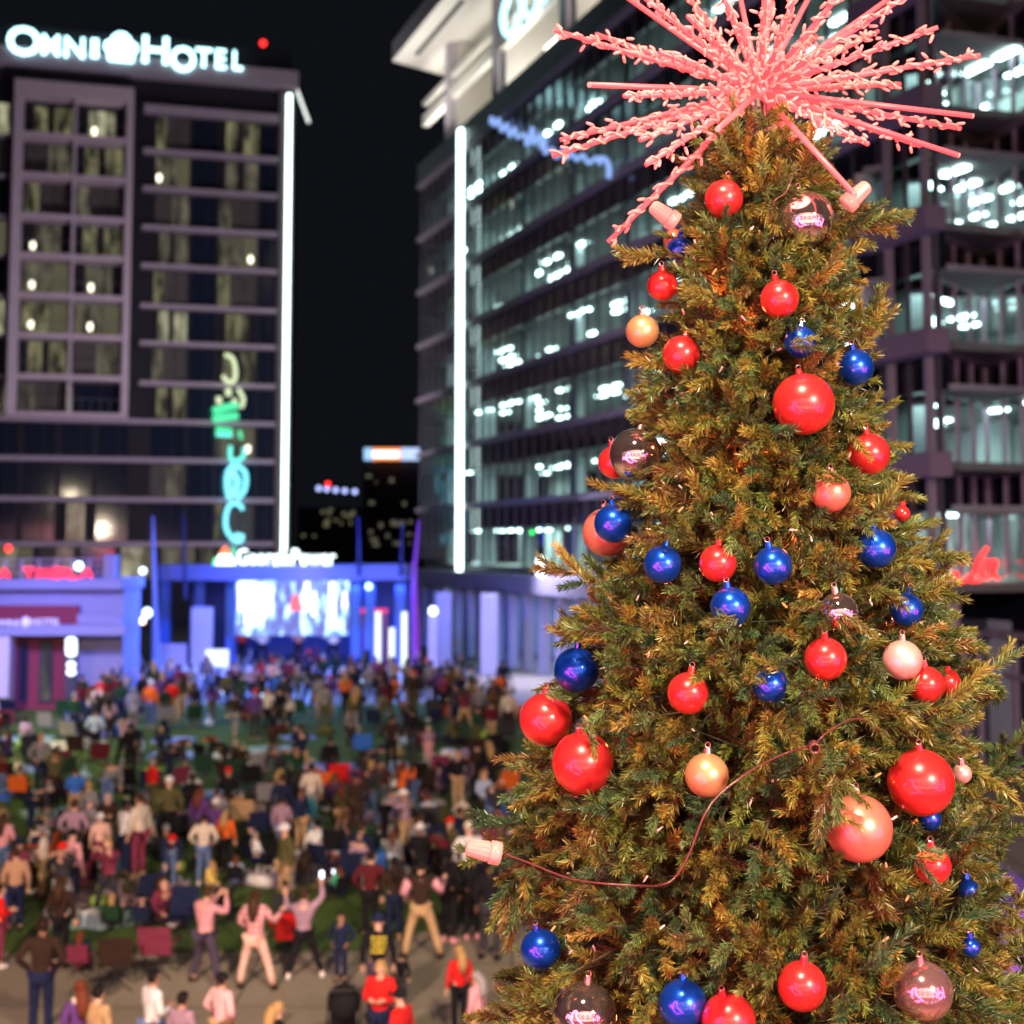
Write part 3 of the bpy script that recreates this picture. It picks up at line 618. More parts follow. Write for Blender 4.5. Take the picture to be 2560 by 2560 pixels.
MB().box(q(258, 1430)[0], q(285, 1430)[0], .1, .8, zc1, zc1+.95).build('roof_box', lw, lb)
rn = emat('neon_roof_red', (1, .03, .08), 2.6)
ST = {'-': [((0, 1), (1, 1))], 'T': [((0, 1), (1, 1)), ((.5, 1), (.5, 0))], 'A': [((0, 0), (.5, 1)), ((.5, 1), (1, 0)), ((.2, .4), (.8, .4))], 'V': [((0, 1), (.5, 0)), ((.5, 0), (1, 1))], 'E': [((0, 0), (0, 1)), ((0, 1), (1, 1)), ((0, .5), (.8, .5)), ((0, 0), (1, 0))], 'R': [((0, 0), (0, 1)), ((0, 1), (1, .8)), ((1, .8), (0, .5)), ((0, .5), (1, 0))], 'N': [((0, 0), (0, 1)), ((0, 1), (1, 0)), ((1, 0), (1, 1))], 'L': [((0, 1), (0, 0)), ((0, 0), (1, 0))]}
rs_ = empty('roof_neon_sign', (0, 0, 0), 0, 'row of red neon letters along the left hall roof railing', 'sign')
for ch, a_, b_ in (('A', -2, 24), ('T', 58, 86), ('A', 90, 110), ('V', 114, 132), ('E', 134, 150), ('R', 154, 172), ('L', 174, 196), ('A', 204, 230)):
    g = MB()
    for (ax, az), (bx, bz) in ST[ch]:
        f2 = lambda x_, z_: R(a_+(b_-a_)*x_, 1444-22*z_, LY-.25)
        g.tube([f2(ax, az), f2(bx, bz)], .06, 6)
    g.build('letter', rn, rs_)
panel(163, 191, 1595, 1690, 56.5, mat('totem_dark', (.05, .05, .08), .5), 'totem', 'slim dark totem carrying stacked white lamps before the left hall', 'totem', .2)
tt = empty('lamp_totem', (0, 0, 0), 0, 'column of stacked glowing white discs before the left hall', 'lamp')
for py, r in ((1603, .20), (1617, .21), (1631, .20), (1662, .16), (1680, .17)): MB().ball(R(178, py, 56.3), (r*1.05, .1, r*.8), 12, 8).build('lamp_disc', emat('disc_glow', (.7, .85, 1), 3.2), tt)
panel(303, 345, 1640, 1700, 63, mat('dark_red_panel', (.12, .01, .02), .6), 'low_wall', 'dark red low wall between the hall and the tall mast', 'wall', .3)
for (px, py, n_) in ((1110, 1480, 0), (1225, 1480, 1)):
    f = [R(px, py, 78), None]; o = MB().box(-.42, .42, -.4, .4, 0, f[0].z-1.5).build('pillar', mat('white_pillar', (.62, .62, .70), .6)); o.location = (f[0].x, 78-n_*3, 1.5); bevel(o, .03)
    tag(o, ['square white pillar under the podium nearest the stage', 'square white pillar under the podium farther right of the stage'][n_], 'pillar')
# market tents and barrier by the path
def tent(px, py, Y, wd, m, label, hgt=2.2):
    p = R(px, py, Y); r = empty('tent', (p.x, Y, G(Y)), 0, label, 'tent')
    top = MB(); h2 = hgt+.9; c4 = [(-wd/2, -wd/2, hgt), (wd/2, -wd/2, hgt), (wd/2, wd/2, hgt), (-wd/2, wd/2, hgt)]
    for i in range(4):
        a, b = Vector(c4[i]), Vector(c4[(i+1) % 4]); apex = Vector((0, 0, h2)); md = (a+b)/2*0.5+apex*.5-Vector((0, 0, .12))
        ma, mb_ = a*.5+apex*.5-Vector((0, 0, .15)), b*.5+apex*.5-Vector((0, 0, .15))
        top.quad(a, b, mb_, ma); top.quad(ma, mb_, apex)
        top.quad(a-Vector((0, 0, .25)), b-Vector((0, 0, .25)), b, a)
    t = top.build('canopy', m, r); t.modifiers.new('thick', 'SOLIDIFY').thickness = .01
    for x, y, z in c4: MB().tube([(x*.98, y*.98, 0), (x*.98, y*.98, hgt-.02)], .025, 8).build('leg', mat('tent_leg_metal', (.4, .4, .42), .4, .7), r)
    return r
purp = mat('purple_canvas', (.20, .08, .42), .7, var=.15, scale=2)
tent(2560, 2200, 19, 3.6, purp, 'purple canopy tent right of the tree bottom', 2.5)
tent(2440, 2100, 24, 3.2, mat('dark_violet_canvas', (.09, .05, .22), .7), 'darker violet canopy tent behind the purple one', 2.3)
area('tent_lamp', (9.0, 14, 6.5), (6.5, 19, 2.5), 1.0, 260, (.45, .30, 1))
#@@PEOPLE
# ------------------------------------------------------------------ people
def skin(verts, edges, root, sub=1):
    names = list(verts); idx = {n: i for i, n in enumerate(names)}
    bm = bmesh.new(); lay = bm.verts.layers.skin.verify()
    vs = []
    for n in names:
        v = bm.verts.new(verts[n][0]); r = verts[n][1]; v[lay].radius = r if isinstance(r, tuple) else (r, r); v[lay].use_root = (n == root); vs.append(v)
    for a, b in edges: bm.edges.new((vs[idx[a]], vs[idx[b]]))
    me = bpy.data.meshes.new('t'); bm.to_mesh(me); bm.free()
    o = bpy.data.objects.new('t', me); COL.objects.link(o)
    md = o.modifiers.new('s', 'SKIN'); md.use_smooth_shade = True
    if sub: m = o.modifiers.new('u', 'SUBSURF'); m.levels = sub; m.render_levels = sub
    dg = bpy.context.evaluated_depsgraph_get(); r = bpy.data.meshes.new_from_object(o.evaluated_get(dg))
    bpy.data.objects.remove(o); bpy.data.meshes.remove(me); r.materials.clear()
    return r
V3 = Vector
def pose(kind):
    P = dict(pelvis=V3((0, 0, .95)), waist=V3((0, 0, 1.10)), chest=V3((0, -.01, 1.30)), neck=V3((0, -.01, 1.47)), head=V3((0, .02, 1.58)),
             hipL=V3((-.09, 0, .90)), hipR=V3((.09, 0, .90)), kneeL=V3((-.10, .02, .49)), kneeR=V3((.10, .02, .49)), ankL=V3((-.11, -.01, .09)), ankR=V3((.11, -.01, .09)),
             shL=V3((-.18, -.01, 1.40)), shR=V3((.18, -.01, 1.40)), elL=V3((-.25, -.03, 1.13)), elR=V3((.25, -.03, 1.13)), wrL=V3((-.25, .06, .89)), wrR=V3((.25, .06, .89)))
    def up(z): 
        for k in ('pelvis', 'waist', 'chest', 'neck', 'head', 'hipL', 'hipR', 'shL', 'shR', 'elL', 'elR', 'wrL', 'wrR'): P[k] = P[k]+V3((0, 0, z))
    if kind == 'stand': pass
    elif kind == 'relaxed': P['kneeL'].y += .08; P['ankL'] += V3((-.06, .05, 0)); P['wrR'] += V3((-.12, .10, .12)); P['elR'] += V3((.04, -.03, .02)); P['head'].x -= .03
    elif kind == 'pockets':
        P['wrL'] = V3((-.19, .09, .97)); P['wrR'] = V3((.19, .09, .97)); P['elL'] = V3((-.33, -.08, 1.15)); P['elR'] = V3((.33, -.08, 1.15))
    elif kind == 'photo':
        P['kneeL'] = V3((-.22, .05, .47)); P['kneeR'] = V3((.24, .0, .47)); P['ankL'] = V3((-.32, 0, .09)); P['ankR'] = V3((.38, -.05, .09)); up(-.06)
        P['elL'] = V3((-.20, .22, 1.24)); P['wrL'] = V3((-.05, .34, 1.46)); P['elR'] = V3((.28, .22, 1.22)); P['wrR'] = V3((.12, .36, 1.46)); P['head'].y += .05
    elif kind == 'armup':
        P['kneeL'] = V3((-.16, -.06, .48)); P['ankL'] = V3((-.26, -.12, .09)); P['kneeR'] = V3((.20, .08, .49)); P['ankR'] = V3((.34, .12, .09)); up(-.04)
        P['elR'] = V3((.34, .08, 1.52)); P['wrR'] = V3((.30, .14, 1.78)); P['elL'] = V3((-.36, .12, 1.26)); P['wrL'] = V3((-.42, .20, 1.50))
    elif kind == 'hold':
        P['elL'] = V3((-.25, .0, 1.12)); P['wrL'] = V3((-.10, .24, 1.16)); P['elR'] = V3((.25, .0, 1.12)); P['wrR'] = V3((.10, .24, 1.16))
    elif kind == 'wide':
        P['kneeL'] = V3((-.20, .03, .48)); P['kneeR'] = V3((.22, .03, .48)); P['ankL'] = V3((-.27, 0, .09)); P['ankR'] = V3((.34, .0, .09)); up(-.04)
        P['elL'] = V3((-.30, .02, 1.12)); P['wrL'] = V3((-.20, .20, 1.0)); P['elR'] = V3((.32, .06, 1.14)); P['wrR'] = V3((.38, .28, 1.28))
    elif kind == 'walk':
        P['kneeL'] = V3((-.10, .20, .50)); P['ankL'] = V3((-.10, .30, .10)); P['kneeR'] = V3((.10, -.06, .50)); P['ankR'] = V3((.10, -.34, .14)); up(-.05)
        P['wrL'] += V3((0, -.16, .02)); P['wrR'] += V3((0, .14, .05))
    elif kind == 'bend':
        P['waist'] = V3((0, .10, 1.06)); P['chest'] = V3((0, .27, 1.15)); P['neck'] = V3((0, .42, 1.20)); P['head'] = V3((0, .54, 1.22))
        P['shL'] = V3((-.18, .35, 1.17)); P['shR'] = V3((.18, .35, 1.17)); P['elL'] = V3((-.2, .42, .92)); P['elR'] = V3((.2, .42, .92)); P['wrL'] = V3((-.16, .48, .68)); P['wrR'] = V3((.16, .48, .68))
    elif kind in ('sit', 'floor', 'kneel'):
        dz = {'sit': -.50, 'floor': -.81, 'kneel': -.55}[kind]; up(dz)
        for k in ('chest', 'neck', 'shL', 'shR'): P[k].y += .03
        if kind == 'sit':
            P['kneeL'] = V3((-.13, .43, .47)); P['kneeR'] = V3((.13, .43, .47)); P['ankL'] = V3((-.13, .48, .09)); P['ankR'] = V3((.15, .52, .09)); P['wrL'] = V3((-.12, .28, .56)); P['wrR'] = V3((.12, .28, .56)); P['elL'] = V3((-.24, .03, .66)); P['elR'] = V3((.24, .03, .66))
            for k in ('chest', 'neck', 'head', 'shL', 'shR'): P[k].y -= .06
        elif kind == 'floor':
            P['kneeL'] = V3((-.33, .28, .18)); P['kneeR'] = V3((.33, .28, .18)); P['ankL'] = V3((.08, .36, .08)); P['ankR'] = V3((-.08, .46, .08)); P['wrL'] = V3((-.20, .30, .24)); P['wrR'] = V3((.20, .30, .24)); P['elL'] = V3((-.26, .08, .34)); P['elR'] = V3((.26, .08, .34))
            for k in ('chest', 'neck', 'head', 'shL', 'shR'): P[k].y += .05
        else:
            P['kneeL'] = V3((-.12, .22, .07)); P['kneeR'] = V3((.12, .22, .07)); P['ankL'] = V3((-.11, -.20, .06)); P['ankR'] = V3((.11, -.20, .06)); P['wrL'] = V3((-.14, .22, .46)); P['wrR'] = V3((.14, .22, .46))
            P['pelvis'].z = .34; P['hipL'].z = .32; P['hipR'].z = .32; P['hipL'].y = P['hipR'].y = -.08; P['pelvis'].y = -.08
    return P
RAD = dict(pelvis=(.145, .11), waist=(.125, .095), chest=(.155, .11), neck=.058, hipL=.095, hipR=.095, kneeL=.060, kneeR=.060, ankL=.042, ankR=.042, shL=.062, shR=.062, elL=.042, elR=.042, wrL=.028, wrR=.028)
def hand(mb, wr, el, side):
    d = (wr-el).normalized(); x = Vector((1, 0, 0)); x = (x - d*x.dot(d)).normalized(); y = d.cross(x)
    mb.ball(wr+d*.045, (.036, .024, .045), 8, 6)
    for i, ln in enumerate((.062, .072, .068, .055)):
        b = wr+d*.075+x*(-.028+.018*i); mb.tube([b, b+d*ln*.55+y*.004, b+d*ln*.9+y*.022], [.0085, .008, .006], 5)
    b = wr+d*.03+x*side*.034; mb.tube([b, b+d*.03+x*side*.018, b+d*.055+x*side*.012+y*.01], [.010, .009, .007], 5)
def person_meshes(kind):
    P = pose(kind); out = {}
    Vv = {k: (tuple(P[k]), RAD[k]) for k in RAD}
    h = P['head']; nk = P['neck']; ax = (h-nk).normalized()
    Vv['jaw'] = (tuple(nk+ax*.07+V3((0, .012, 0))), (.062, .068)); Vv['face'] = (tuple(h+ax*.02), (.078, .092)); Vv['crown'] = (tuple(h+ax*.115), (.055, .065))
    Vv['handL'] = (tuple(P['wrL']+(P['wrL']-P['elL']).normalized()*.04), .030); Vv['handR'] = (tuple(P['wrR']+(P['wrR']-P['elR']).normalized()*.04), .030)
    for s in 'LR': Vv['toe'+s] = (tuple(P['ank'+s]+V3((0, .13, -.045)) if kind != 'kneel' else P['ank'+s]+V3((0, -.12, 0))), .036)
    E = [('pelvis', 'waist'), ('waist', 'chest'), ('chest', 'neck'), ('neck', 'jaw'), ('jaw', 'face'), ('face', 'crown')]
    for s in 'LR': E += [('pelvis', 'hip'+s), ('hip'+s, 'knee'+s), ('knee'+s, 'ank'+s), ('ank'+s, 'toe'+s), ('chest', 'sh'+s), ('sh'+s, 'el'+s), ('el'+s, 'wr'+s), ('wr'+s, 'hand'+s)]
    body = skin(Vv, E, 'pelvis')
    mb = MB()
    hand(mb, P['wrL'], P['elL'], 1); hand(mb, P['wrR'], P['elR'], -1)
    fy = h+V3((0, .088, 0)); mb.tube([fy+V3((0, -.012, .03)), fy+V3((0, .012, -.012)), fy+V3((0, -.01, -.022))], [.006, .014, .007], 6)
    for sx in (-1, 1): mb.ball(h+V3((sx*.083, -.01, -.005)), (.012, .022, .033), 6, 5)
    mb.cur = 1
    for sx in (-1, 1): mb.ball(h+V3((sx*.032, .084, .022)), (.012, .008, .007), 6, 4)
    mb.tube([h+V3((-.026, .088, -.048)), h+V3((0, .094, -.05)), h+V3((.026, .088, -.048))], .005, 4)
    extra = mb.mesh(smooth=True); bm = bmesh.new(); bm.from_mesh(body); bm.from_mesh(extra); bm.to_mesh(body); bm.free(); bpy.data.meshes.remove(extra)
    out['body'] = body
    g = 1.0
    def grow(names, add): return {k: (Vv[k][0], tuple(x+add for x in Vv[k][1]) if isinstance(Vv[k][1], tuple) else Vv[k][1]+add) for k in names}
    T = grow(['pelvis', 'waist', 'chest', 'shL', 'shR', 'elL', 'elR'], .022)
    T['collar0'] = (tuple(nk+V3((0, -.008, -.055))), (.105, .088)); T['collar'] = (tuple(nk+ax*.035), .074)
    for s in 'LR': T['cuff'+s] = (tuple(P['wr'+s].lerp(P['el'+s], .06)), .040)
    T['hem'] = (tuple(P['pelvis']+(V3((0, 0, -.05)) if kind not in ('sit', 'floor') else V3((0, .03, -.02)))), (.165, .125))
    out['top'] = skin(T, [('hem', 'pelvis'), ('pelvis', 'waist'), ('waist', 'chest'), ('chest', 'collar0'), ('collar0', 'collar')]+[e for s in 'LR' for e in (('chest', 'sh'+s), ('sh'+s, 'el'+s), ('el'+s, 'cuff'+s))], 'chest')
    B = grow(['pelvis', 'hipL', 'hipR', 'kneeL', 'kneeR'], .016)
    for s in 'LR': B['cuff'+s] = (tuple(P['ank'+s].lerp(P['knee'+s], .08)), .064)
    out['trousers'] = skin(B, [('pelvis', 'hipL'), ('pelvis', 'hipR'), ('hipL', 'kneeL'), ('kneeL', 'cuffL'), ('hipR', 'kneeR'), ('kneeR', 'cuffR')], 'pelvis')
    for s in 'LR':
        a = P['ank'+s]; m = MB()
        if kind == 'kneel': m.tube([a+V3((0, .05, 0)), a+V3((0, -.06, 0)), a+V3((0, -.17, -.01))], [.045, .05, .035], 10)
        else: m.ball(a+V3((0, .055, -.045)), (.050, .135, .042), 12, 8); m.ball(a+V3((0, -.01, -.02)), (.048, .06, .062), 10, 6)
        out['shoe'+s] = m.mesh(smooth=True)
    # hair styles
    def cap_shape(c, r, cut_front, drop=-.03):
        m = MB(); m.ball(c, r, 16, 12); me = m.mesh(smooth=True); bm = bmesh.new(); bm.from_mesh(me)
        for v in bm.verts:
            rel = v.co-Vector(c)
            if rel.y > 0 and rel.z < cut_front: v.co.y = c[1]+ (rel.y*.1-.01); v.co.x = c[0]+rel.x*.9
            if rel.z < drop-.05: v.co.z = c[2]+drop-.05+(rel.z-drop+.05)*.3
        bm.to_mesh(me); bm.free(); return me
    hc = h+V3((0, -.008, .035))
    out['short'] = cap_shape(tuple(hc), (.095, .108, .112), .035)
    m = MB(); m.ball(tuple(hc), (.100, .112, .115), 14, 10); pts = [hc+V3((0, -.06, .02)), nk+V3((0, -.10, .05)), nk+V3((0, -.13, -.10)), nk+V3((0, -.12, -.26))]
    m.tube(pts, [.09, .10, .095, .045], 12); me = m.mesh(smooth=True); bm = bmesh.new(); bm.from_mesh(me)
    for v in bm.verts:
        rel = v.co-hc
        if rel.y > .0 and rel.z < .03 and rel.z > -.13: v.co.y = hc.y+rel.y*.1
    bm.to_mesh(me); bm.free(); out['long'] = me
    m = MB(); m.ball(tuple(hc), (.095, .108, .112), 14, 10); m.ball(tuple(hc+V3((0, -.10, .07))), .045, 8, 6); me = m.mesh(smooth=True); bm = bmesh.new(); bm.from_mesh(me)
    for v in bm.verts:
        rel = v.co-hc
        if rel.y > .0 and rel.z < .03: v.co.y = hc.y+rel.y*.1
    bm.to_mesh(me); bm.free(); out['bun'] = me
    m = MB(); m.ball(tuple(hc+V3((0, 0, .02))), (.103, .116, .108), 14, 10); b = hc+V3((0, .10, .02)); m.ball(tuple(b+V3((0, .04, 0))), (.075, .075, .012), 12, 4); me = m.mesh(smooth=True)
    bm = bmesh.new(); bm.from_mesh(me)
    for v in bm.verts:
        if v.co.z < hc.z-.005: v.co.z = hc.z-.005
    bm.to_mesh(me); bm.free(); out['cap'] = me
    m = MB(); m.ball(tuple(hc+V3((0, -.005, .02))), (.108, .120, .125), 14, 10); me = m.mesh(smooth=True); bm = bmesh.new(); bm.from_mesh(me)
    for v in bm.verts:
        if v.co.z < hc.z+.0: v.co.z = hc.z+.0
    bm.to_mesh(me); bm.free(); out['beanie'] = me
    out['_P'] = P
    return out
KINDS = ['stand', 'relaxed', 'pockets', 'photo', 'armup', 'hold', 'wide', 'walk', 'bend', 'sit', 'floor', 'kneel']
PM = {k: person_meshes(k) for k in KINDS}
dummy = mat('cloth_base', (.1, .1, .1))
skin_ms = [mat('skin_light', (.62, .36, .25), .55), mat('skin_mid', (.42, .22, .14), .55), mat('skin_brown', (.22, .11, .07), .55), mat('skin_dark', (.09, .045, .03), .5)]
eye_m = mat('face_detail', (.05, .02, .02), .4)
HAIRC = {'black': (.008, .006, .006), 'brown': (.05, .025, .012), 'dark brown': (.02, .011, .007), 'blond': (.38, .24, .09), 'grey': (.28, .27, .26), 'auburn': (.13, .035, .015)}
CL = {'black': (.010, .010, .012), 'charcoal': (.035, .035, .04), 'navy': (.012, .018, .05), 'dark brown': (.035, .02, .014), 'maroon': (.11, .012, .02), 'olive': (.09, .085, .03), 'dark green': (.015, .05, .025),
      'grey': (.22, .21, .22), 'white': (.72, .70, .68), 'cream': (.62, .54, .42), 'pink': (.72, .33, .36), 'red': (.62, .018, .015), 'orange': (.72, .13, .02), 'blue': (.04, .16, .55), 'teal': (.02, .22, .26),
      'purple': (.10, .04, .17), 'dusk': (.06, .045, .075), 'yellow': (.70, .50, .12), 'lime': (.35, .55, .10), 'tan': (.42, .28, .14), 'denim': (.10, .16, .30), 'khaki': (.45, .30, .15), 'mauve': (.34, .22, .28), 'light blue': (.40, .50, .66), 'peach': (.78, .45, .36), 'wine': (.18, .03, .06), 'green': (.05, .38, .22)}
def cloth(n): return mat('cloth_'+n.replace(' ', '_'), CL[n], .88, var=.45, scale=7, bump=.5)
def hairm(n): return mat('hair_'+n.replace(' ', '_'), HAIRC[n], .5, var=.3, scale=30)
def plaid(name, c1, c2, sc, only=None):
    if name in MATS: return MATS[name]
    m = bpy.data.materials.new(name); m.use_nodes = True; nt = m.node_tree; b = nt.nodes['Principled BSDF']; b.inputs['Roughness'].default_value = .85
    tc = nt.nodes.new('ShaderNodeTexCoord'); L = nt.links.new; outs = []
    for dr in (['X', 'Z'] if not only else [only]):
        wv = nt.nodes.new('ShaderNodeTexWave'); wv.bands_direction = dr; wv.inputs['Scale'].default_value = sc; wv.inputs['Distortion'].default_value = .4; L(tc.outputs['Object'], wv.inputs['Vector']); outs.append(wv.outputs['Fac'])
    f = outs[0]
    if len(outs) == 2:
        a = nt.nodes.new('ShaderNodeMath'); a.operation = 'MULTIPLY_ADD'; a.inputs[1].default_value = .5; L(outs[0], a.inputs[0]); h = nt.nodes.new('ShaderNodeMath'); h.operation = 'MULTIPLY'; h.inputs[1].default_value = .5; L(outs[1], h.inputs[0]); L(h.outputs[0], a.inputs[2]); f = a.outputs[0]
    mx = nt.nodes.new('ShaderNodeMix'); mx.data_type = 'RGBA'; mx.inputs['A'].default_value = (*c1, 1); mx.inputs['B'].default_value = (*c2, 1); L(f, mx.inputs['Factor']); L(mx.outputs['Result'], b.inputs['Base Color'])
    MATS[name] = m; return m
plaid('cloth_pink_plaid', (.35, .08, .10), (.85, .50, .50), 3.2); plaid('cloth_red_plaid', (.02, .005, .008), (.16, .02, .025), 3.5); plaid('cloth_green_stripe', (.02, .02, .02), (.40, .60, .15), 1.6, 'Z'); plaid('cloth_striped_knit', (.25, .08, .03), (.65, .45, .28), 6, 'Z'); plaid('cloth_pink_floral', (.65, .30, .30), (.9, .55, .55), 8)
def C(n): return MATS['cloth_'+n.replace(' ', '_')] if 'cloth_'+n.replace(' ', '_') in MATS else cloth(n)
for k in KINDS:
    me = PM[k]['body']; me.materials.append(skin_ms[0]); me.materials.append(eye_m)
    for n in ('top', 'trousers', 'shoeL', 'shoeR', 'short', 'long', 'bun', 'cap', 'beanie'): PM[k][n].materials.append(dummy)
USED = set(); NP = 0
POSEW = {'stand': 'standing', 'relaxed': 'at ease', 'pockets': 'hands low', 'photo': 'photographing', 'armup': 'arm raised', 'hold': 'hands forward', 'wide': 'standing', 'walk': 'walking', 'bend': 'bending', 'sit': 'seated', 'floor': 'sitting', 'kneel': 'kneeling'}
def person(p, kind, heading, top, bot, hair, hairc, skin_i=0, scale=1.0, label=None, group='people in the crowd', shoe='black', far=False):
    M = PM[kind]
    r = empty('person', p, heading, label, 'person', group); r.scale = (scale,)*3
    b = link('body', M['body'], None, r); setm(b, skin_ms[skin_i])
    t = link('top_garment', M['top'], None, r); setm(t, C(top))
    t = link('trousers', M['trousers'], None, r); setm(t, C(bot))
    if hair in ('cap', 'beanie'):
        t = link(hair, M[hair], None, r); setm(t, C(hairc))
    elif hair != 'bald':
        t = link('hair', M[hair], None, r); setm(t, hairm(hairc))
    if not far:
        for s in 'LR': t = link('shoe', M['shoe'+s], None, r); setm(t, C(shoe))
    return r
def hd(hair, hairc):
    return {'short': 'short %s hair' % hairc, 'long': 'long %s hair' % hairc, 'bun': '%s bun' % hairc, 'cap': '%s cap' % hairc, 'beanie': '%s beanie' % hairc, 'bald': 'bald head'}[hair]
def scale_for(p, px_h, nominal=1.70):
    return px_h*p.y/F/nominal
